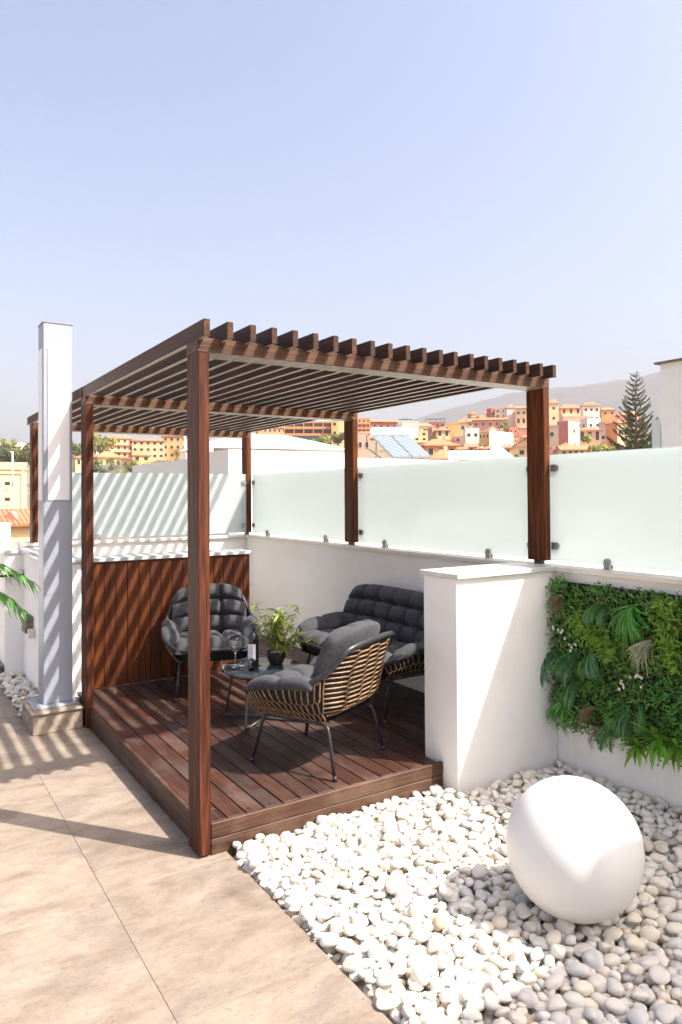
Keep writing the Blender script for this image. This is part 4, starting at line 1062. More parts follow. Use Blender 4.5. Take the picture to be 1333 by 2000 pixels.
    if extra == 'cornice':
        P('cornice', MB().box(-.2, w+.1, -.25, -.001, h-.75, h-.5), wr); P('cornice', MB().box(-.2, w-.9, -.18, -.002, h-1.5, h-1.3), wr)
        P('pilaster', MB().box(w-.95, w-.4, -.15, -.003, h-7.4, h-.76), wr)
        for k in range(2):
            P('niche', MB().box(w-3.35, w-2.55, -.04, -.004, h-3.3-k*2.55, h-2.75-k*2.55), WIN)
            P('shell_moulding', MB().box(w-3.25, w-2.65, -.12, -.004, h-4.0-k*2.55, h-3.55-k*2.55), wr)
    return t
BG=[
('apartment_house', 'small brick red house block with flat roof on the hilltop left of the post', [305.63, 310.65, 46.62, 2.36, 6.0, 6.14, 0.0], -0.305, 'red', 'flat', (1, 1), (1, 1), '', 'houses on the hillside'),
('apartment_house', 'pale beige house block with one window on the hilltop beside the white tower', [306.01, 308.05, 46.4, 7.15, 5.72, 5.81, 0.0], -0.779, 'beige', 'flat', (2, 2), (0, 0), '', 'houses on the hillside'),
('stair_tower', 'narrow bright white tower with small brown hip roof on the hilltop', [303.42, 295.52, 43.91, 4.85, 6.0, 7.73, 1.49], -0.497, 'white', 'hip', (0, 0), (0, 0), '', 'houses on the hillside'),
('apartment_house', 'cream hilltop house with ochre roof and balcony just left of the near post', [303.24, 288.6, 39.45, 9.06, 7.25, 11.13, 1.46], -0.807, 'cream', 'shed', (2, 3), (0, 0), 'balcony', 'houses on the hillside'),
('porch_house', 'long pink house with tiled porch roof and dark openings under the hilltop blocks', [275.56, 294.39, 37.84, 18.95, 15.16, 5.14, 1.71], -0.749, 'pink', 'shed', (1, 5), (0, 0), '', 'houses on the hillside'),
('apartment_house', 'ochre and white house with paired windows below the long pink house', [212.37, 216.4, 19.3, 20.1, 4.91, 8.57, 0.0], 0.271, 'whiteochre', 'flat', (0, 0), (2, 3), '', 'houses on the hillside'),
('apartment_house', 'plain white house block with small square windows beside the ochre tower block', [214.81, 233.8, 19.87, 6.12, 6.0, 10.38, 0.0], -0.549, 'white', 'flat', (2, 2), (0, 0), '', 'houses on the hillside'),
('gable_house', 'cream house with sloping gable roof low beside the near post', [161.13, 154.3, 12.02, 6.08, 4.86, 4.09, 2.51], -0.801, 'cream', 'gable', (1, 1), (0, 0), '', 'houses on the hillside'),
('apartment_house', 'pale pink house with red roof slope behind the cream gable house', [245.06, 231.09, 23.34, 6.83, 5.46, 8.49, 1.65], -0.811, 'pinkpale', 'hip', (1, 1), (0, 0), '', 'houses on the hillside'),
('cottage', 'low ochre cottage with small tiled roof under the white house wall', [149.45, 149.88, 12.18, 5.1, 6.0, 3.0, 0.9], -0.567, 'ochre', 'hip', (1, 2), (0, 0), '', 'houses on the hillside'),
('apartment_house', 'tall plain ochre house block with blank wall in the middle of the hillside', [217.6, 248.52, 25.45, 5.58, 4.47, 8.49, 0.0], -0.716, 'ochre', 'flat', (0, 0), (0, 0), '', 'houses on the hillside'),
('tower_house', 'cream tower house with small red hip roof right of the ochre block', [235.07, 261.0, 31.36, 4.19, 3.35, 5.25, 2.0], -0.73, 'cream', 'hip', (1, 1), (0, 0), '', 'houses on the hillside'),
('villa', 'ochre villa with hipped roof and white balcony left of the blank ochre block', [193.55, 228.28, 24.17, 5.84, 6.0, 4.29, 1.71], -0.514, 'ochre', 'hip', (1, 2), (0, 0), 'balcony', 'houses on the hillside'),
('apartment_house', 'dusky pink house with narrow side wall between two tiled villas', [194.68, 232.3, 24.48, 1.96, 6.0, 4.99, 0.0], -0.2, 'pink', 'flat', (1, 1), (2, 2), '', 'houses on the hillside'),
('roof_terrace_house', 'red house with dark roof pergola frames on the far ridge', [240.65, 292.93, 36.2, 10.21, 8.17, 3.26, 0.0], -0.685, 'red', 'flat', (1, 4), (0, 0), 'pergola', 'houses on the hillside'),
('villa', 'long cream house with shallow tiled roof behind the solar heater', [211.11, 264.43, 29.68, 8.99, 6.0, 4.37, 1.7], -0.427, 'cream', 'hip', (1, 3), (0, 0), '', 'houses on the hillside'),
('villa', 'yellow villa with curved balconies right behind the solar heater', [166.76, 209.83, 21.01, 5.46, 6.0, 4.24, 0.0], -0.497, 'yellow', 'flat', (2, 2), (0, 0), 'balcony', 'houses on the hillside'),
('villa', 'near orange villa with broad hipped tile roof right of the solar panels', [94.3, 113.91, 8.62, 6.75, 6.0, 3.32, 1.5], -0.427, 'orange', 'hip', (1, 3), (0, 0), '', 'houses on the hillside'),
('barn_roof_house', 'near low house with pale striped tile roof right of the solar panels', [60.68, 71.34, 5.74, 2.66, 6.0, 0.62, 1.37], -0.602, 'cream', 'hip', (0, 0), (0, 0), '', 'houses on the hillside'),
('apartment_house', 'white house block with two windows below the dark antenna frame', [199.69, 259.85, 29.37, 7.74, 6.19, 5.42, 0.0], -0.652, 'white', 'flat', (1, 2), (0, 0), 'antenna', 'houses on the hillside'),
('hotel_wing', 'orange hotel wing with three balcony levels right of the middle post', [210.2, 312.35, 33.74, 6.78, 5.43, 8.14, 0.0], -0.59, 'orange', 'flat', (3, 3), (0, 0), 'bands', None),
('hotel_block', 'dark orange hotel block with tiled roof edge above the water tank', [222.1, 316.58, 36.76, 14.7, 6.0, 4.74, 1.39], -0.375, 'red', 'shed', (1, 4), (0, 0), '', None),
('apartment_house', 'plain pink house with tiny windows left of the solar heater', [104.41, 154.83, 11.97, 3.53, 2.82, 5.97, 0.0], -0.59, 'pinkpale', 'flat', (1, 2), (0, 0), '', 'houses on the hillside'),
('tower_house', 'yellow cream tower house with orange hip roof just right of the near post', [311.48, 271.47, 40.97, 5.35, 6.0, 11.14, 2.57], -0.619, 'cream', 'hip', (2, 1), (0, 0), '', 'houses on the hillside'),
('villa', 'wide hilltop villa with orange roof and shaded balcony between two towers', [324.97, 274.67, 45.13, 11.65, 6.0, 5.27, 2.34], -0.584, 'peach', 'hip', (1, 3), (0, 0), 'balcony', 'houses on the hillside'),
('villa', 'largest white hilltop villa with orange hip roof and two windows', [324.35, 258.56, 40.45, 8.9, 6.0, 9.62, 2.26], -0.619, 'white', 'hip', (2, 3), (0, 0), '', 'houses on the hillside'),
('villa', 'orange walled villa with flat tile roof right of the white hilltop villa', [344.74, 262.09, 44.97, 7.72, 6.0, 4.39, 1.46], -0.637, 'orange', 'hip', (1, 2), (0, 0), '', 'houses on the hillside'),
('apartment_house', 'pink terrace house with cream band under the hilltop villas', [286.09, 240.38, 32.1, 13.15, 6.0, 7.71, 0.0], -0.619, 'pinkpale', 'flat', (1, 4), (0, 0), '', 'houses on the hillside'),
('apartment_house', 'tall red and pink house with blank shaded wall right of the near post', [224.13, 185.25, 16.71, 10.44, 4.66, 13.0, 0.0], 0.271, 'redpink', 'flat', (2, 1), (0, 0), '', 'houses on the hillside'),
('apartment_house', 'narrow beige house wall close beside the near post', [208.76, 183.2, 15.46, 4.8, 3.84, 11.38, 0.0], -0.845, 'beige', 'flat', (2, 1), (0, 0), '', 'houses on the hillside'),
('balcony_house', 'pink house with wide arched window and white balcony in the middle of the slope', [235.66, 189.71, 19.91, 8.57, 6.86, 7.04, 1.45], -0.888, 'pinkpale', 'hip', (1, 3), (0, 0), 'balcony', 'houses on the hillside'),
('apartment_house', 'white house with green shuttered windows above the arched balcony', [283.27, 223.22, 31.4, 7.24, 6.0, 5.9, 0.0], -0.322, 'white', 'flat', (1, 2), (1, 1), '', 'houses on the hillside'),
('apartment_house', 'grey beige blank house wall left of the orange house', [250.88, 191.87, 20.27, 3.62, 2.89, 10.71, 0.0], -0.913, 'beige', 'flat', (1, 1), (0, 0), '', 'houses on the hillside'),
('corner_house', 'bright orange and cream corner house with salmon tile roof beside the pine', [214.46, 155.89, 14.25, 4.97, 6.0, 11.96, 1.79], -0.253, 'creamorange', 'hip', (2, 2), (1, 1), '', 'houses on the hillside'),
('villa', 'pale orange villa with tiled roof behind the pine tree', [326.78, 238.12, 36.3, 9.55, 6.0, 6.51, 1.9], -0.724, 'peach', 'hip', (1, 3), (0, 0), '', 'houses on the hillside'),
('arcade_house', 'low terracotta roofed house with small arches at the foot of the slope', [158.07, 132.55, 11.55, 7.93, 6.0, 2.29, 1.29], -0.741, 'cream', 'shed', (1, 5), (0, 0), '', 'houses on the hillside'),
('hotel', 'orange hotel with rows of dark balconies and blue glazed ground floor behind the canopy', [158.66, 297.9, 24.77, 22.88, 18.31, 11.66, 0.0], -0.488, 'hotel', 'flat', (2, 5), (0, 0), 'hotel', None),
('hotel_tower', 'ochre stair tower at the right end of the balcony hotel', [176.46, 284.2, 24.48, 3.14, 2.51, 12.56, 0.0], -0.554, 'ochre', 'flat', (3, 1), (0, 0), '', None),
('hotel_block', 'blank cream hotel block beside the ochre stair tower', [182.1, 287.69, 26.58, 4.42, 3.54, 10.81, 0.0], -0.562, 'cream', 'flat', (0, 0), (0, 0), '', None),
('hotel_wing', 'low orange hotel wing seen under the pergola left of the balconies', [161.38, 331.64, 29.55, 14.98, 6.0, 7.4, 1.32], -0.235, 'orange', 'hip', (2, 6), (0, 0), '', None),
('hotel_block', 'salmon hotel block with dark red balcony band left in the gap between posts', [78.02, 301.93, 17.63, 10.51, 6.0, 8.57, 1.29], 0.062, 'peach', 'hip', (3, 4), (0, 0), 'bands', None),
('hotel_block', 'long salmon hotel block with wide windows in the middle of the gap between posts', [87.14, 300.87, 17.34, 13.51, 10.81, 8.03, 1.3], -0.283, 'peach', 'hip', (3, 5), (0, 0), '', None),
('hotel_block', 'orange hotel block with dark roof windows next to the front post', [100.1, 299.73, 17.56, 10.4, 8.32, 10.19, 1.11], -0.323, 'orange', 'hip', (3, 4), (0, 0), '', None),
('pavilion', 'small yellow pavilion with orange hip roof in front of the salmon hotel', [63.01, 216.75, 11.73, 5.25, 6.0, 2.67, 1.26], -0.13, 'yellow', 'hip', (1, 2), (0, 0), '', None),
('bungalow', 'pale yellow bungalow with orange hip roof among palms', [51.61, 212.19, 9.69, 6.56, 6.0, 3.6, 1.8], 0.009, 'yellow', 'hip', (1, 4), (0, 0), '', None),
('bungalow', 'cream bungalow with orange roof half hidden by the grey column', [49.06, 230.4, 10.44, 5.84, 6.0, 3.52, 1.12], -0.061, 'cream', 'hip', (1, 3), (0, 0), '', None),
('white_building', 'flat white building on the ridge beyond the palms', [103.11, 428.08, 24.99, 8.0, 6.4, 7.8, 0.0], -0.237, 'white', 'flat', (1, 3), (0, 0), '', None),
('white_building', 'long white building on the far left skyline', [52.61, 507.63, 25.09, 37.94, 6.0, 12.49, 0.0], 0.411, 'white', 'flat', (2, 6), (0, 0), 'bands', None),
('town_house', 'pale ochre house with cornice mouldings and two small square windows', [8.58, 123.7, -6.65, 9.94, 6.0, 13.52, 0.0], 0.044, 'ochrepale', 'flat', (0, 0), (0, 0), 'cornice', None),
('town_house', 'beige flat roofed house, lowest row up the slope, first left of the near post', [184.07, 173.39, 13.06, 3.93, 3.14, 4.52, 0.0], -0.81, 'beige', 'flat', (2, 2), (2, 1), '', 'houses on the hillside'),
('apartment_house', 'dusky pink hip roofed house, lowest row up the slope, second left of the near post', [190.82, 182.44, 13.38, 2.42, 6.0, 4.7, 1.16], -0.619, 'pink', 'hip', (2, 2), (2, 1), '', 'houses on the hillside'),
('apartment_house', 'orange hip roofed house, lowest row up the slope, third left of the near post', [187.6, 182.7, 13.06, 2.22, 6.0, 5.17, 1.16], -0.637, 'orange', 'hip', (2, 2), (2, 1), 'balcony', 'houses on the hillside'),
('villa', 'white lean-to roofed house, lowest row up the slope, fourth left of the near post', [179.92, 178.02, 12.41, 1.94, 6.0, 4.69, 0.9], -0.567, 'white', 'shed', (2, 3), (2, 1), '', 'houses on the hillside'),
('town_house', 'white hip roofed house, lowest row up the slope, fifth left of the near post', [174.85, 180.09, 12.46, 3.86, 3.09, 4.94, 1.06], -0.766, 'white', 'hip', (2, 2), (2, 1), 'balcony', 'houses on the hillside'),
('apartment_house', 'dusky pink hip roofed house, lowest row up the slope, sixth left of the near post', [169.37, 177.92, 13.13, 3.0, 6.0, 3.94, 0.92], -0.532, 'pink', 'hip', (2, 2), (2, 1), '', 'houses on the hillside'),
('town_house', 'dusky pink lean-to roofed house, lowest row up the slope, seventh left of the near post', [181.7, 197.65, 14.49, 4.33, 3.46, 4.76, 1.2], -0.739, 'pink', 'shed', (2, 3), (2, 1), '', 'houses on the hillside'),
('villa', 'brick red lean-to roofed house, lowest row up the slope, eighth left of the near post', [164.59, 185.85, 13.44, 5.22, 4.18, 3.73, 0.9], -0.72, 'red', 'shed', (2, 2), (2, 1), '', 'houses on the hillside'),
('villa', 'pale pink hip roofed house, lowest row up the slope, ninth left of the near post', [162.71, 187.66, 13.36, 3.58, 2.86, 4.83, 1.1], -0.71, 'pinkpale', 'hip', (2, 2), (2, 1), 'balcony', 'houses on the hillside'),
('apartment_house', 'brick red lean-to roofed house, lowest row up the slope, tenth left of the near post', [166.61, 197.07, 14.23, 3.42, 2.73, 4.76, 1.23], -0.698, 'red', 'shed', (2, 2), (2, 1), '', 'houses on the hillside'),
('apartment_house', 'orange hip roofed house, lowest row up the slope, eleventh left of the near post', [164.26, 197.91, 13.41, 2.48, 6.0, 4.81, 0.96], -0.514, 'orange', 'hip', (2, 2), (2, 1), '', 'houses on the hillside'),
('town_house', 'pale pink flat roofed house, lowest row up the slope, first right of the near post', [196.15, 168.81, 12.57, 2.46, 6.0, 4.78, 0.0], -0.671, 'pinkpale', 'flat', (2, 2), (2, 1), '', 'houses on the hillside'),
('villa', 'orange hip roofed house, lowest row up the slope, second right of the near post', [193.89, 162.36, 13.01, 2.53, 6.0, 4.86, 0.96], -0.584, 'orange', 'hip', (2, 3), (2, 1), '', 'houses on the hillside'),
('apartment_house', 'peach hip roofed house, lowest row up the slope, third right of the near post', [208.71, 171.14, 13.59, 2.75, 6.0, 4.75, 1.15], -0.671, 'peach', 'hip', (2, 2), (2, 1), '', 'houses on the hillside'),
('villa', 'cream hip roofed house, lowest row up the slope, fourth right of the near post', [200.15, 159.83, 12.58, 2.56, 6.0, 4.12, 1.23], -0.706, 'cream', 'hip', (2, 2), (2, 1), '', 'houses on the hillside'),
('apartment_house', 'dusky pink hip roofed house, lowest row up the slope, fifth right of the near post', [203.35, 158.3, 12.3, 2.57, 6.0, 3.75, 1.19], -0.724, 'pink', 'hip', (2, 2), (2, 1), 'balcony', 'houses on the hillside'),
('apartment_house', 'cream lean-to roofed house, lowest row up the slope, sixth right of the near post', [205.28, 155.01, 12.38, 1.74, 6.0, 4.36, 1.1], -0.724, 'cream', 'shed', (2, 2), (2, 1), 'balcony', 'houses on the hillside'),
('apartment_house', 'dusky pink lean-to roofed house, lowest row up the slope, seventh right of the near post', [209.88, 154.1, 12.72, 2.72, 6.0, 4.24, 0.99], -0.637, 'pink', 'shed', (2, 2), (2, 1), '', 'houses on the hillside'),
('apartment_house', 'yellow lean-to roofed house, lowest row up the slope, eighth right of the near post', [229.66, 164.62, 13.26, 2.51, 6.0, 5.04, 1.21], -0.759, 'yellow', 'shed', (2, 2), (2, 1), '', 'houses on the hillside'),
('apartment_house', 'yellow flat roofed house, lowest row up the slope, ninth right of the near post', [228.01, 159.13, 12.65, 3.31, 6.0, 4.41, 0.0], -0.724, 'yellow', 'flat', (2, 3), (2, 1), '', 'houses on the hillside'),
('apartment_house', 'pale pink hip roofed house, second row up the slope, first left of the near post', [244.94, 228.93, 21.54, 3.63, 6.0, 6.01, 1.62], -0.549, 'pinkpale', 'hip', (2, 2), (2, 1), 'balcony', 'houses on the hillside'),
('town_house', 'ochre flat roofed house, second row up the slope, second left of the near post', [238.17, 228.56, 20.87, 2.98, 6.0, 5.74, 0.0], -0.584, 'ochre', 'flat', (2, 3), (2, 1), 'balcony', 'houses on the hillside'),
('apartment_house', 'cream hip roofed house, second row up the slope, third left of the near post', [237.97, 232.09, 20.71, 2.47, 6.0, 6.54, 1.36], -0.514, 'cream', 'hip', (2, 2), (2, 1), '', 'houses on the hillside'),
('villa', 'peach hip roofed house, second row up the slope, fourth left of the near post', [221.83, 222.97, 19.05, 4.45, 6.0, 5.08, 1.53], -0.462, 'peach', 'hip', (2, 3), (2, 1), '', 'houses on the hillside'),
('villa', 'cream flat roofed house, second row up the slope, fifth left of the near post', [218.9, 228.16, 20.06, 5.08, 4.06, 5.02, 0.0], -0.761, 'cream', 'flat', (2, 2), (2, 1), 'balcony', 'houses on the hillside'),
('apartment_house', 'white flat roofed house, second row up the slope, sixth left of the near post', [220.52, 238.45, 21.41, 5.91, 4.73, 5.26, 0.0], -0.743, 'white', 'flat', (2, 3), (2, 1), '', 'houses on the hillside'),
('villa', 'pale pink flat roofed house, second row up the slope, seventh left of the near post', [216.94, 243.48, 21.23, 6.51, 5.21, 6.36, 0.0], -0.724, 'pinkpale', 'flat', (2, 2), (2, 1), '', 'houses on the hillside'),
('apartment_house', 'pale pink lean-to roofed house, second row up the slope, eighth left of the near post', [217.9, 248.23, 20.29, 3.74, 6.0, 5.11, 1.42], -0.445, 'pinkpale', 'shed', (2, 3), (2, 1), '', 'houses on the hillside'),
('villa', 'yellow hip roofed house, second row up the slope, ninth left of the near post', [212.01, 248.82, 21.6, 4.1, 6.0, 6.34, 1.49], -0.41, 'yellow', 'hip', (2, 3), (2, 1), '', 'houses on the hillside'),
('apartment_house', 'orange flat roofed house, second row up the slope, tenth left of the near post', [209.84, 254.47, 20.48, 4.83, 5.99, 6.66, 0.0], -0.188, 'orange', 'flat', (2, 2), (2, 1), 'balcony', 'houses on the hillside'),
('town_house', 'dusky pink hip roofed house, second row up the slope, eleventh left of the near post', [195.56, 245.43, 20.4, 3.36, 6.0, 6.05, 1.26], -0.427, 'pink', 'hip', (2, 2), (2, 1), '', 'houses on the hillside'),
('town_house', 'ochre flat roofed house, second row up the slope, twelfth left of the near post', [193.95, 254.8, 20.85, 5.46, 4.37, 5.89, 0.0], -0.648, 'ochre', 'flat', (2, 2), (2, 1), '', 'houses on the hillside'),
('villa', 'peach flat roofed house, second row up the slope, thirteenth left of the near post', [193.76, 264.15, 22.19, 5.66, 4.53, 6.82, 0.0], -0.63, 'peach', 'flat', (2, 3), (2, 1), 'balcony', 'houses on the hillside'),
('villa', 'brick red flat roofed house, second row up the slope, first right of the near post', [247.66, 215.34, 20.14, 5.08, 4.07, 5.39, 0.0], -0.851, 'red', 'flat', (2, 3), (2, 1), '', 'houses on the hillside'),
('apartment_house', 'peach hip roofed house, second row up the slope, second right of the near post', [259.53, 216.42, 21.47, 4.89, 6.0, 4.95, 1.21], -0.532, 'peach', 'hip', (2, 3), (2, 1), '', 'houses on the hillside'),
('villa', 'ochre lean-to roofed house, second row up the slope, third right of the near post', [261.99, 212.31, 19.7, 3.76, 6.0, 5.31, 1.4], -0.619, 'ochre', 'shed', (2, 2), (2, 1), '', 'houses on the hillside'),
('villa', 'orange lean-to roofed house, second row up the slope, fourth right of the near post', [266.7, 209.16, 19.69, 3.35, 6.0, 6.42, 1.3], -0.532, 'orange', 'shed', (2, 2), (2, 1), 'balcony', 'houses on the hillside'),
('villa', 'ochre hip roofed house, second row up the slope, fifth right of the near post', [271.55, 208.86, 21.14, 4.26, 3.41, 6.33, 1.36], -0.91, 'ochre', 'hip', (2, 2), (2, 1), 'balcony', 'houses on the hillside'),
('town_house', 'dusky pink hip roofed house, second row up the slope, sixth right of the near post', [269.53, 199.66, 20.64, 3.58, 6.0, 5.11, 1.18], -0.549, 'pink', 'hip', (2, 3), (2, 1), '', 'houses on the hillside'),
('apartment_house', 'brick red hip roofed house, second row up the slope, seventh right of the near post', [265.32, 192.88, 18.89, 4.39, 3.51, 6.39, 1.17], -0.937, 'red', 'hip', (2, 3), (2, 1), '', 'houses on the hillside'),
('villa', 'pale pink hip roofed house, second row up the slope, eighth right of the near post', [279.12, 196.54, 19.84, 2.54, 6.0, 5.07, 1.32], -0.671, 'pinkpale', 'hip', (2, 3), (2, 1), 'balcony', 'houses on the hillside'),
('villa', 'cream hip roofed house, second row up the slope, ninth right of the near post', [282.12, 194.41, 19.32, 3.42, 6.0, 5.88, 1.56], -0.724, 'cream', 'hip', (2, 3), (2, 1), '', 'houses on the hillside'),
('villa', 'peach flat roofed house, third row up the slope, first left of the near post', [282.67, 264.01, 27.95, 4.12, 6.0, 5.7, 0.0], -0.375, 'peach', 'flat', (2, 3), (2, 1), 'balcony', 'houses on the hillside'),
('apartment_house', 'brick red flat roofed house, third row up the slope, second left of the near post', [278.68, 269.66, 29.14, 4.83, 6.0, 7.4, 0.0], -0.305, 'red', 'flat', (2, 2), (2, 1), 'balcony', 'houses on the hillside'),
('apartment_house', 'pale pink flat roofed house, third row up the slope, third left of the near post', [278.33, 275.79, 29.6, 3.35, 6.0, 7.54, 0.0], -0.427, 'pinkpale', 'flat', (2, 3), (2, 1), 'balcony', 'houses on the hillside'),
('apartment_house', 'orange hip roofed house, third row up the slope, fourth left of the near post', [261.84, 266.7, 27.83, 4.81, 4.76, 6.74, 1.84], -0.176, 'orange', 'hip', (2, 3), (2, 1), '', 'houses on the hillside'),
('villa', 'yellow flat roofed house, third row up the slope, fifth left of the near post', [261.07, 271.81, 27.89, 3.06, 6.0, 6.1, 0.0], -0.427, 'yellow', 'flat', (2, 3), (2, 1), 'balcony', 'houses on the hillside'),
('villa', 'orange lean-to roofed house, third row up the slope, sixth left of the near post', [257.21, 276.23, 27.32, 4.23, 6.0, 6.71, 1.55], -0.305, 'orange', 'shed', (2, 2), (2, 1), '', 'houses on the hillside'),
('apartment_house', 'orange lean-to roofed house, third row up the slope, seventh left of the near post', [250.69, 279.69, 27.86, 5.97, 6.0, 7.44, 1.53], -0.322, 'orange', 'shed', (2, 3), (2, 1), 'balcony', 'houses on the hillside'),
('villa', 'dusky pink hip roofed house, third row up the slope, eighth left of the near post', [240.61, 275.35, 28.45, 3.42, 6.0, 7.41, 1.33], -0.34, 'pink', 'hip', (2, 3), (2, 1), 'balcony', 'houses on the hillside'),
('villa', 'pale pink hip roofed house, third row up the slope, ninth left of the near post', [246.76, 290.68, 28.0, 3.44, 6.0, 7.87, 1.39], -0.462, 'pinkpale', 'hip', (2, 2), (2, 1), '', 'houses on the hillside'),
('villa', 'brick red hip roofed house, third row up the slope, tenth left of the near post', [237.91, 293.61, 28.32, 7.09, 5.67, 6.7, 1.82], -0.678, 'red', 'hip', (2, 2), (2, 1), 'balcony', 'houses on the hillside'),
('apartment_house', 'dusky pink flat roofed house, third row up the slope, eleventh left of the near post', [235.28, 294.08, 28.59, 3.2, 6.0, 6.63, 0.0], -0.322, 'pink', 'flat', (2, 2), (2, 1), 'balcony', 'houses on the hillside'),
('apartment_house', 'pale pink lean-to roofed house, third row up the slope, twelfth left of the near post', [225.93, 291.21, 27.74, 3.85, 6.0, 5.8, 1.66], -0.392, 'pinkpale', 'shed', (2, 2), (2, 1), '', 'houses on the hillside'),
('villa', 'ochre hip roofed house, third row up the slope, thirteenth left of the near post', [222.12, 293.29, 27.74, 3.88, 6.0, 7.63, 1.38], -0.375, 'ochre', 'hip', (2, 2), (2, 1), '', 'houses on the hillside'),
('apartment_house', 'peach lean-to roofed house, third row up the slope, first right of the near post', [294.39, 253.52, 28.38, 5.16, 6.0, 7.59, 1.61], -0.497, 'peach', 'shed', (2, 3), (2, 1), '', 'houses on the hillside'),
('villa', 'beige lean-to roofed house, third row up the slope, second right of the near post', [298.83, 249.18, 26.95, 3.3, 6.0, 5.87, 1.53], -0.637, 'beige', 'shed', (2, 2), (2, 1), '', 'houses on the hillside'),
('town_house', 'peach flat roofed house, third row up the slope, third right of the near post', [301.78, 248.37, 27.39, 6.13, 4.9, 7.23, 0.0], -0.878, 'peach', 'flat', (2, 2), (2, 1), 'balcony', 'houses on the hillside'),
('villa', 'pale pink hip roofed house, third row up the slope, fourth right of the near post', [311.71, 246.05, 28.82, 3.92, 6.0, 7.16, 1.74], -0.479, 'pinkpale', 'hip', (2, 3), (2, 1), 'balcony', 'houses on the hillside'),
('villa', 'dusky pink hip roofed house, third row up the slope, fifth right of the near post', [317.43, 245.42, 28.34, 3.5, 6.0, 6.49, 1.6], -0.654, 'pink', 'hip', (2, 3), (2, 1), 'balcony', 'houses on the hillside'),
('apartment_house', 'dusky pink lean-to roofed house, third row up the slope, sixth right of the near post', [307.43, 232.31, 27.4, 3.51, 6.0, 7.49, 1.72], -0.671, 'pink', 'shed', (2, 3), (2, 1), '', 'houses on the hillside'),
('villa', 'orange lean-to roofed house, third row up the slope, seventh right of the near post', [328.96, 242.96, 28.97, 4.15, 6.0, 6.12, 1.5], -0.637, 'orange', 'shed', (2, 2), (2, 1), '', 'houses on the hillside'),
('town_house', 'dusky pink flat roofed house, third row up the slope, eighth right of the near post', [331.86, 238.47, 29.02, 4.58, 6.0, 7.86, 0.0], -0.619, 'pink', 'flat', (2, 2), (2, 1), 'balcony', 'houses on the hillside'),
('town_house', 'dusky pink hip roofed house, third row up the slope, ninth right of the near post', [326.1, 226.72, 27.98, 5.23, 6.0, 5.73, 1.73], -0.602, 'pink', 'hip', (2, 3), (2, 1), 'balcony', 'houses on the hillside'),
('town_house', 'peach flat roofed house, fourth row up the slope, first left of the near post', [320.46, 304.95, 37.27, 8.23, 6.58, 7.32, 0.0], -0.807, 'peach', 'flat', (2, 3), (2, 1), 'balcony', 'houses on the hillside'),
('town_house', 'yellow lean-to roofed house, fourth row up the slope, second left of the near post', [315.43, 308.21, 36.94, 6.42, 6.0, 8.56, 2.12], -0.357, 'yellow', 'shed', (2, 3), (2, 1), '', 'houses on the hillside'),
('apartment_house', 'dusky pink hip roofed house, fourth row up the slope, third left of the near post', [307.91, 307.83, 37.41, 4.2, 6.0, 7.99, 1.82], -0.479, 'pink', 'hip', (2, 2), (2, 1), '', 'houses on the hillside'),
('apartment_house', 'cream flat roofed house, fourth row up the slope, fourth left of the near post', [298.62, 307.58, 37.75, 5.63, 4.5, 8.58, 0.0], -0.768, 'cream', 'flat', (2, 3), (2, 1), '', 'houses on the hillside'),
('apartment_house', 'orange hip roofed house, fourth row up the slope, fifth left of the near post', [292.2, 307.7, 36.48, 5.53, 6.0, 7.44, 1.88], -0.375, 'orange', 'hip', (2, 3), (2, 1), '', 'houses on the hillside'),
('villa', 'pale pink lean-to roofed house, fourth row up the slope, sixth left of the near post', [298.75, 323.16, 37.07, 4.62, 6.0, 8.77, 2.15], -0.427, 'pinkpale', 'shed', (2, 2), (2, 1), 'balcony', 'houses on the hillside'),
('villa', 'beige hip roofed house, fourth row up the slope, first right of the near post', [340.66, 296.81, 37.04, 8.15, 6.52, 8.49, 2.06], -0.851, 'beige', 'hip', (2, 3), (2, 1), 'balcony', 'houses on the hillside'),
('town_house', 'pale pink hip roofed house, fourth row up the slope, second right of the near post', [342.83, 288.68, 37.5, 5.58, 4.47, 6.86, 1.86], -0.867, 'pinkpale', 'hip', (2, 3), (2, 1), '', 'houses on the hillside'),
('villa', 'brick red hip roofed house, fourth row up the slope, third right of the near post', [341.73, 278.98, 35.36, 5.91, 6.0, 6.34, 2.05], -0.479, 'red', 'hip', (2, 2), (2, 1), 'balcony', 'houses on the hillside'),
('villa', 'orange hip roofed house, fourth row up the slope, fourth right of the near post', [345.51, 274.35, 37.1, 5.78, 6.0, 7.62, 1.63], -0.497, 'orange', 'hip', (2, 3), (2, 1), '', 'houses on the hillside'),
('villa', 'pale pink hip roofed house, fourth row up the slope, fifth right of the near post', [354.05, 272.13, 36.57, 4.49, 6.0, 8.64, 1.73], -0.445, 'pinkpale', 'hip', (2, 2), (2, 1), '', 'houses on the hillside'),
('villa', 'beige hip roofed house, fourth row up the slope, sixth right of the near post', [366.3, 275.89, 36.49, 4.76, 6.0, 7.64, 1.9], -0.584, 'beige', 'hip', (2, 3), (2, 1), 'balcony', 'houses on the hillside'),
('villa', 'dusky pink hip roofed house, fourth row up the slope, seventh right of the near post', [370.7, 270.72, 35.67, 6.2, 6.0, 8.55, 2.13], -0.514, 'pink', 'hip', (2, 3), (2, 1), 'balcony', 'houses on the hillside'),
('apartment_house', 'white hip roofed house, fourth row up the slope, eighth right of the near post', [373.76, 264.26, 36.71, 3.28, 6.0, 6.87, 2.03], -0.602, 'white', 'hip', (2, 3), (2, 1), '', 'houses on the hillside'),
('apartment_house', 'dusky pink hip roofed house, fourth row up the slope, ninth right of the near post', [383.3, 268.61, 37.8, 7.19, 5.75, 6.87, 1.62], -0.956, 'pink', 'hip', (2, 2), (2, 1), '', 'houses on the hillside'),
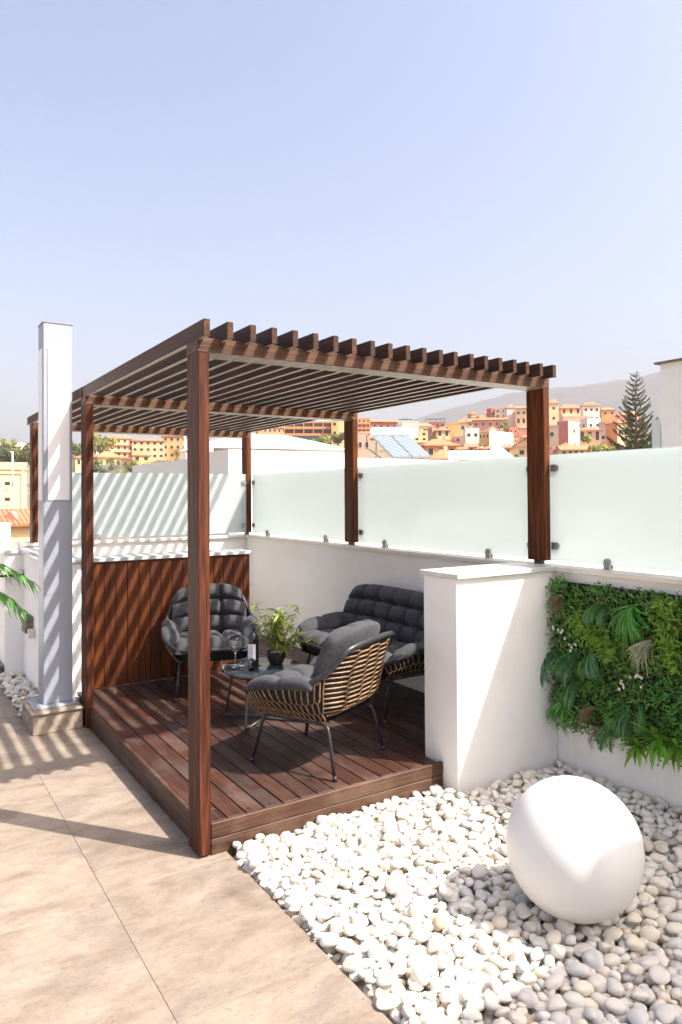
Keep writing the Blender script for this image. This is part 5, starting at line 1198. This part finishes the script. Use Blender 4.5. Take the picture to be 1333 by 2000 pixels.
('apartment_house', 'peach hip roofed house, fifth row up the slope, first left of the near post', [347.54, 323.56, 43.56, 3.91, 6.0, 8.03, 2.2], -0.41, 'peach', 'hip', (2, 2), (2, 1), 'balcony', 'houses on the hillside'),
('apartment_house', 'dusky pink flat roofed house, fifth row up the slope, second left of the near post', [347.07, 338.65, 45.61, 9.55, 7.64, 8.83, 0.0], -0.795, 'pink', 'flat', (2, 2), (2, 1), 'balcony', 'houses on the hillside'),
('town_house', 'peach lean-to roofed house, fifth row up the slope, third left of the near post', [346.25, 342.81, 46.56, 5.4, 6.0, 8.97, 1.88], -0.41, 'peach', 'shed', (2, 2), (2, 1), '', 'houses on the hillside'),
('town_house', 'orange lean-to roofed house, fifth row up the slope, fourth left of the near post', [340.66, 351.99, 47.73, 8.15, 6.52, 8.23, 2.12], -0.766, 'orange', 'shed', (2, 2), (2, 1), '', 'houses on the hillside'),
('town_house', 'ochre flat roofed house, fifth row up the slope, fifth left of the near post', [326.06, 342.61, 45.1, 4.76, 6.0, 7.24, 0.0], -0.427, 'ochre', 'flat', (2, 3), (2, 1), 'balcony', 'houses on the hillside'),
('town_house', 'peach hip roofed house, fifth row up the slope, sixth left of the near post', [325.71, 349.43, 44.76, 4.09, 6.0, 9.74, 1.81], -0.322, 'peach', 'hip', (2, 3), (2, 1), 'balcony', 'houses on the hillside'),
('town_house', 'pale pink hip roofed house, fifth row up the slope, first right of the near post', [375.87, 325.15, 46.79, 4.51, 6.0, 9.46, 2.03], -0.532, 'pinkpale', 'hip', (2, 2), (2, 1), 'balcony', 'houses on the hillside'),
('town_house', 'dusky pink hip roofed house, fifth row up the slope, second right of the near post', [383.48, 322.46, 46.73, 9.16, 5.2, 9.81, 1.83], -0.003, 'pink', 'hip', (2, 2), (2, 1), 'balcony', 'houses on the hillside'),
('town_house', 'orange flat roofed house, fifth row up the slope, third right of the near post', [375.28, 309.42, 45.61, 5.96, 4.77, 8.02, 0.0], -0.878, 'orange', 'flat', (2, 3), (2, 1), '', 'houses on the hillside'),
('town_house', 'peach flat roofed house, fifth row up the slope, fourth right of the near post', [384.33, 309.56, 43.92, 5.57, 4.45, 8.88, 0.0], -0.889, 'peach', 'flat', (2, 3), (2, 1), 'balcony', 'houses on the hillside'),
('villa', 'brick red flat roofed house, fifth row up the slope, fifth right of the near post', [385.06, 298.99, 43.44, 7.29, 6.0, 9.16, 0.0], -0.218, 'red', 'flat', (2, 3), (2, 1), '', 'houses on the hillside'),
('apartment_house', 'cream hip roofed house, fifth row up the slope, sixth right of the near post', [397.13, 298.75, 44.22, 4.82, 6.0, 7.1, 2.27], -0.427, 'cream', 'hip', (2, 3), (2, 1), '', 'houses on the hillside'),
('apartment_house', 'brick red flat roofed house, fifth row up the slope, seventh right of the near post', [397.38, 290.9, 42.93, 6.43, 6.0, 7.58, 0.0], -0.305, 'red', 'flat', (2, 3), (2, 1), 'balcony', 'houses on the hillside'),
('apartment_house', 'dusky pink hip roofed house, fifth row up the slope, eighth right of the near post', [420.25, 296.23, 44.65, 7.92, 5.02, 9.93, 2.1], -0.14, 'pink', 'hip', (2, 3), (2, 1), '', 'houses on the hillside'),
]

for a in BG: house(*a)
# tile roofed annex under the ochre house
t = thing('annex_house', 'low annex with pale orange tile roof and small gable under the ochre house', 'house', (3.5, 39.5, -9))
part('wall', MB().box(-2.5, 6.6, 38.6, 44, -9, .14), WALL['ochrepale'], t)
part('roof', MB().add([(-2.8, 38.2, .16), (6.9, 38.2, .16), (6.9, 41.2, .93), (-2.8, 41.2, .93), (6.9, 44.4, .16), (-2.8, 44.4, .16), (-2.8, 38.2, .06), (6.9, 38.2, .06)], [(0, 1, 2, 3), (3, 2, 4, 5), (6, 7, 1, 0)]), ROOF, t)
for k in range(40):
    x = -2.7+k*.242
    part('tile_row', MB().add([(x, 38.17, .175), (x+.06, 38.17, .215), (x+.12, 38.17, .175), (x, 41.2, .945), (x+.06, 41.2, .985), (x+.12, 41.2, .945)], [(0, 1, 4, 3), (1, 2, 5, 4), (0, 2, 1)]), ROOF, t)
part('dormer', MB().add([(4.15, 39.4, .36), (4.85, 38.95, .36), (4.5, 39.17, .86), (4.6, 40.4, .36), (5.3, 39.95, .36), (4.95, 40.2, .86)], [(0, 1, 2), (1, 4, 5, 2), (2, 5, 3, 0)]), WALL['redpink'], t)

# ---- trees
CROWN = {k: leafmat('crown_'+k, a, b, 0.6, 0.3, 0.7, 0.1) for k, a, b in (('olive', (.09, .10, .03, 1), (.22, .22, .08, 1)), ('dark', (.05, .07, .025, 1), (.12, .15, .055, 1)), ('yellow', (.20, .21, .04, 1), (.36, .35, .09, 1)), ('pine', (.05, .068, .03, 1), (.115, .135, .06, 1)))}
BARK = plain('bark', (.16, .12, .085), .9, 0, .3)
def ptree(p, hgt, rad, label, seed, mat='olive', drop=6):
    rg = np.random.RandomState(seed); x, y, z = p
    t = thing('palm_tree', label, 'palm tree', (x, y, z-drop), 0, 'garden palms below the hotel')
    part('trunk', MB().tube([(x, y, z-drop), (x+.1, y, z-1), (x, y, z+hgt*.3)], [.22, .17, .15], 8), BARK, t, True)
    m = MB()
    for k in range(34):
        a = k*2.4; el = 1.25-1.9*(k/34); pr = None; L = rad*rg.uniform(.85, 1.1)
        for i in range(7):
            s = i/6; q = Vector((x+math.cos(a)*L*s*math.cos(el*.6), y+math.sin(a)*L*s*math.cos(el*.6), z+hgt*.3+L*(math.sin(el)*s-.55*s*s)))
            if pr is not None:
                d = q-pr; sd = d.cross(Vector((0, 0, 1))); sd = sd.normalized() if sd.length > 1e-6 else Vector((1, 0, 0))
                for sg in (-1, 1):
                    for f in (.2, .7):
                        b = pr+d*f; m.add([b-d*.12, b+d*.12, b+sd*sg*L*.22*math.sin(math.pi*(s*.85+.1))+d*.8-Vector((0, 0, L*.07))], [(0, 1, 2)])
            pr = q
    part('crown', m, CROWN[mat], t, False)
def btree(p, rad, label, seed, mat='dark', n=900, squash=.8, group='garden shrubs below the hotel', name='shrub', cat='shrub', trunk=2.0):
    rg = np.random.RandomState(seed); x, y, z = p
    t = thing(name, label, cat, (x, y, z-rad-trunk), 0, group)
    part('trunk', MB().tube([(x, y, z-rad-trunk-3), (x+.05*rad, y, z-rad*.4), (x, y, z+.2*rad)], [.10*rad, .07*rad, .03*rad], 7), BARK, t, True)
    cl = [(rg.normal(0, .5, 3)*np.array([1, 1, squash*.8])*rad, rad*rg.uniform(.3, .55)) for _ in range(9)]
    m = MB()
    for k in range(n):
        c, r = cl[rg.randint(9)]; d = rg.normal(0, 1, 3); d /= np.linalg.norm(d); q = np.array([x, y, z])+c+d*r*rg.uniform(.55, 1.05); s = rad*.11*rg.uniform(.6, 1.3)
        u = rg.normal(0, 1, 3); u /= np.linalg.norm(u); v = np.cross(u, d); v /= np.linalg.norm(v)+1e-9
        m.add([q-u*s, q+v*s*.6, q+u*s, q-v*s*.6], [(0, 1, 2, 3)])
    part('crown', m, CROWN[mat], t, False)
k = 0
for p, r, l in (((43.9, 169.7, 9.5), 2.6, 'garden palm standing before the yellow bungalow'), ((42.8, 158.5, 8.2), 2.3, 'low palm right of the yellow bungalow'), ((48.9, 159.4, 8.0), 2.6, 'palm in front of the yellow pavilion'),
                ((51.9, 162.2, 8.2), 2.8, 'palm right of the yellow pavilion'), ((64.1, 180.5, 12.6), 3.0, 'tall palm before the orange hotel block beside the front post'), ((39.8, 165.2, 8.6), 2.6, 'yellowish palm just right of the second left post'),
                ((56.0, 165.0, 8.6), 2.4, 'palm left of the white stepped parapet'), ((34.0, 170.0, 9.0), 2.6, 'palm seen between the grey column and the second left post')):
    k += 1; ptree(p, 2.0, r, l, k, 'olive' if k % 3 else 'yellow')
for p, r, l, mt in (((41.7, 147.4, 7.4), 1.9, 'olive shrub under the pavilion palms', 'olive'), ((41.3, 140.6, 6.2), 1.8, 'dark shrub at the top edge of the striped glass', 'dark'), ((50.5, 148.9, 7.0), 1.9, 'dark green shrub left of the white parapet', 'dark'),
                    ((36.5, 115.2, 5.6), 1.2, 'bright yellow green bush just above the striped glass', 'yellow'), ((50.5, 153.6, 8.1), 2.0, 'olive bush near the hotel garden wall', 'olive'), ((58.1, 167.7, 9.6), 2.4, 'grey green tree beside the orange hotel block', 'olive'),
                    ((32.4, 129.6, 6.0), 1.5, 'olive shrub low beside the second left post', 'olive'), ((32.9, 122.2, 5.8), 1.1, 'yellow green shrub at the glass edge near the second left post', 'yellow'), ((46.5, 141, 6.6), 1.7, 'grey olive shrub in the middle of the garden', 'olive'), ((29.5, 125, 6.2), 1.6, 'dark shrub behind the striped glass near the column', 'dark')):
    k += 1; btree(p, r, l, k, mt)
for p, r, l, mt in (((69.5, 283.5, 22.0), 5.0, 'light green tree on the ridge right of the second left post', 'yellow'), ((52.9, 246.8, 17.1), 4.0, 'olive tree seen between column and post', 'olive'), ((37.5, 304.0, 17.8), 4.5, 'dark tree at the far left edge below the white building', 'dark'),
                    ((42.4, 324.5, 22.2), 3.5, 'yellowish tree in front of the long white building', 'yellow'), ((47.8, 321.1, 22.0), 3.5, 'olive tree left of the far left post', 'olive'), ((36.3, 257.4, 15.6), 3.6, 'dark tree above the ochre house roof', 'dark'), ((35.4, 234.3, 14.3), 3.2, 'olive tree right above the ochre house', 'olive'),
                    ((32.0, 262.0, 14.6), 3.6, 'dark olive tree at the left above the ochre house', 'dark'), ((126.7, 199.8, 20.6), 3.0, 'palm like tree before the ochre stair tower', 'olive'), ((112.5, 185.2, 18.1), 2.6, 'round green tree before the blue glazed hotel floor', 'yellow'), ((246.6, 241.8, 33.5), 2.2, 'green shrubs on the terrace under the pink porch house', 'yellow'),
                    ((82.7, 85.8, 8.4), .9, 'small dark shrub behind the second heater tank', 'dark'), ((103.5, 97.0, 8.4), 1.4, 'dark green shrub at the foot of the gable house', 'dark'), ((116.5, 87.9, 9.4), 2.6, 'bright green bush at the glass edge right of the near post', 'yellow'), ((118.6, 86.0, 9.2), 2.2, 'bright green bush beside the pine tree base', 'yellow'), ((92.5, 55.5, 11.3), 3.4, 'dark tree right behind the tall pine', 'dark')):
    k += 1; btree(p, r, l, k, mt, 1300, .8, 'trees on the hillside', 'tree', 'tree', 4.0)

# ---- tall island pine with tiered upswept branches
px_, py_, pz0, pz1 = 87.17, 59.1, -2.0, 18.8
t = thing('pine_tree', 'tall tiered island pine with upswept branches at the right', 'pine tree', (px_, py_, pz0))
part('trunk', MB().tube([(px_, py_, pz0), (px_+.05, py_, 9), (px_, py_, pz1)], [.30, .18, .02], 8), BARK, t, True)
def pine_branch(L, seed):
    rg = np.random.RandomState(seed); m = MB(); N = 16
    P_ = lambda s: Vector((L*s*(1-.10*s), 0, L*(.10*s+.42*s*s)))
    m.tube([P_(s) for s in np.linspace(0, 1, 6)], [.035, .03, .025, .02, .015, .01], 5)
    for i in range(int(46*L)):
        s = rg.uniform(.10, 1.0); b = P_(s); d = (P_(min(1, s+.05))-P_(s-.05)).normalized()
        a = rg.uniform(0, 6.28); o = d.orthogonal(); e = d.cross(o); q = (o*math.cos(a)+e*math.sin(a)); l = .40*rg.uniform(.6, 1.2)*(1.1-.4*s); sd = d.cross(q)
        m.add([b-sd*.035, b+sd*.035, b+q*l*.75+d*l*.75], [(0, 1, 2)])
        m.add([b-d*.05, b+d*.05, b+q*l*.8+d*l*.5+sd*.05], [(0, 1, 2)])
    return m.mesh('branch', CROWN['pine'], False)
PB = [pine_branch(3.9, 1), pine_branch(3.9, 2), pine_branch(3.9, 3)]
rg = np.random.RandomState(8); z = 3.0
while z < 18.3:
    f = (18.9-z)/15.0; L = min(4.3, .35+4.3*f**.85); n = 6 if f > .12 else 4; a0 = rg.uniform(0, 6.28)
    for i in range(n):
        if rg.uniform() < .06: continue
        o = link(bpy.data.objects.new('branch', PB[rg.randint(3)])); o.parent = t; o.location = (0, 0, z+rg.uniform(-.12, .12)-pz0)
        sc = L/3.7*rg.uniform(.85, 1.08); o.scale = (sc, max(.45, sc), max(.3, sc)); o.rotation_euler = (rg.uniform(-.1, .1), rg.uniform(-.1, .08), a0+i*2*math.pi/n+rg.uniform(-.12, .12))
    z += .58+.35*f

# ---- street lamps
for (x, y, z0, z1, r, l) in ((17.7, 48.3, -6, 6.6, .10, 'tall white lamp post beside the front post in the gap'), (13.83, 105.9, 3.0, 7.9, .12, 'thin white lamp post above the ochre house roof')):
    t = thing('lamp_post', l, 'lamp post', (x, y, z0)); part('pole', MB().tube([(x, y, z0), (x, y, z1)], [r, r*.8], 10), MAT['pillar_panel'], t, True); part('lamp_head', MB().box(x-.3, x+.1, y-.1, y+.1, z1, z1+.1), MAT['pillar_panel'], t)
# ---- dark retaining walls in the hotel garden
RW = plain('grey_stone_terrace', (.20, .19, .20), .9, 0, .35, .8)
for (a, b, z, hh, l) in (((31, 135), (42, 132), 4.2, 2.0, 'grey stone garden wall left below the hotel'), ((44, 140), (57, 134), 4.7, 2.3, 'grey stone garden wall right below the hotel'), ((36, 160), (62, 150), 6.0, 2.6, 'upper grey stone garden wall before the hotel')):
    d = Vector((b[0]-a[0], b[1]-a[1], 0)); n = Vector((d.y, -d.x, 0)).normalized()*.4
    A, B_ = Vector((*a, z)), Vector((*b, z))
    tag(part('garden_wall', MB().add([A-n, B_-n, B_+n, A+n]+[p+Vector((0, 0, hh)) for p in (A-n, B_-n, B_+n, A+n)]+[p-Vector((0, 0, 5)) for p in ()], [(3, 2, 1, 0), (4, 5, 6, 7), (0, 1, 5, 4), (1, 2, 6, 5), (2, 3, 7, 6), (3, 0, 4, 7)]), RW), l, 'wall', 'garden walls below the hotel')

# ---- terrain, mountain, haze
an = np.array([(a[2][0], a[2][1], a[2][2]-2.2) for a in BG]+[(p[0], p[1], p[2]) for p in ((0, 0, -9), (10, 0, -9), (-10, 0, -9), (0, 15, -9), (20, 20, -9), (10, 30, -9.5), (35, 30, -8), (0, 40, -10), (-40, 40, -9), (40, 0, -9), (60, 45, -1), (87, 59, -2), (60, -20, -9), (-60, -20, -9), (0, -60, -9), (30, 100, 1), (42, 140, 4), (25, 115, 1.5), (60, 80, 1), (45, 160, 5.5), (30, 250, 9), (20, 170, 4), (400, 330, 40), (330, 400, 38), (200, 500, 26), (50, 600, 16), (420, 200, 36), (-200, 300, 0), (300, 0, 10))])
def ground_h(X, Y):
    D = (X[..., None]-an[:, 0])**2+(Y[..., None]-an[:, 1])**2+40.0
    wgt = 1/D**1.6; h = (wgt*an[:, 2]).sum(-1)/wgt.sum(-1)
    r = np.hypot(X, Y); far = np.clip((r-520)/1500, 0, 1); far = far*far*(3-2*far)
    return h*(1-far)-6*far
rad = np.concatenate([[0.01], np.geomspace(3, 4700, 90)]); azs = np.linspace(0, 2*math.pi, 181)
RR, AA = np.meshgrid(rad, azs, indexing='ij'); X, Y = RR*np.sin(AA), RR*np.cos(AA); Z = ground_h(X, Y)
m = MB(); m.grid(np.stack([X, Y, Z], -1))
g = NT('dry_hillside'); v = g.coords('Object'); f = g.noise(v, .05, 6, .65); f2 = g.noise(v, .6, 4, .6)
c = g.ramp(f, [(.35, (.17, .12, .075, 1)), (.5, (.22, .165, .105, 1)), (.62, (.08, .085, .035, 1))]); c = g.mix(.5, c, g.ramp(f2, [(.4, (.6, .6, .6, 1)), (.7, (1.2, 1.15, 1.1, 1))]), 'MULTIPLY'); g.base(c); g.set(Roughness=.95)
structure('ground', m, g.m, True)
PROF = [(-0.6, -.01), (-0.2067, 0.0057), (0.1223, 0.0266), (0.3787, 0.0481), (0.4911, 0.068), (0.5554, 0.0835), (0.6198, 0.0972), (0.6626, 0.1066), (0.6874, 0.114), (0.7121, 0.1198), (0.7539, 0.1292), (0.802, 0.1401), (0.8289, 0.1445), (0.8588, 0.1452), (0.8751, 0.147), (0.8881, 0.1456), (0.9105, 0.1477), (0.9326, 0.1504), (0.9573, 0.152), (0.9877, 0.1577), (1.0515, 0.1657), (1.2049, 0.155), (1.4304, 0.0908), (1.7, -.01)]
az = np.linspace(-.6, 1.7, 260); rr = np.linspace(1900, 4500, 46); RID = 3900.0
AZ, RR = np.meshgrid(az, rr, indexing='ij'); pk = np.interp(AZ, [p[0] for p in PROF], [p[1] for p in PROF])*RID
s = np.clip((RR-1900)/(RID-1900), 0, 1); dn = np.clip((RR-RID)/600, 0, 1)
shape = (s**1.5)*(1-dn**2)
rg = np.random.RandomState(6); nzm = 0
for o in range(5):
    fq = 9*2**o; ph = rg.uniform(0, 6.28, 4)
    nzm = nzm+(np.sin(AZ*fq+ph[0]+RR*.0011*2**o)+np.sin(AZ*fq*1.7+ph[1]-RR*.0017*2**o))*(.5**o)
Z = np.maximum(pk, 0)*shape+nzm*26*np.sin(math.pi*np.clip(s*.93, 0, 1))*(pk > 5)-8+1.6
Z += rg.normal(0, 2.0, Z.shape)*(s > .3)*(pk > 5)
m = MB(); m.grid(np.stack([CAM.x+RR*np.sin(AZ), CAM.y+RR*np.cos(AZ), Z], -1))
g = NT('mountain_scrub'); v = g.coords('Object'); f = g.noise(v, .006, 8, .7); g.base(g.ramp(f, [(.35, (.02, .024, .02, 1)), (.6, (.06, .054, .046, 1))])); g.set(Roughness=.95)
structure('mountain', m, g.m, True)
hz = bpy.data.materials.new('haze'); hz.use_nodes = True; hn = hz.node_tree.nodes; hn.remove(hn['Principled BSDF'])
pv = hn.new('ShaderNodeVolumePrincipled'); pv.inputs['Density'].default_value = 2.6e-4; pv.inputs['Color'].default_value = (0.42, 0.42, 0.455, 1); pv.inputs['Anisotropy'].default_value = 0.0
hz.node_tree.links.new(pv.outputs[0], hn['Material Output'].inputs['Volume'])
zt = float(Z.max())+15
ho = part('haze', MB().box(-4900, 4900, -4900, 4900, -15, zt), hz); tag(ho, 'pale summer haze lying over the town and mountain', 'haze', None, 'stuff')
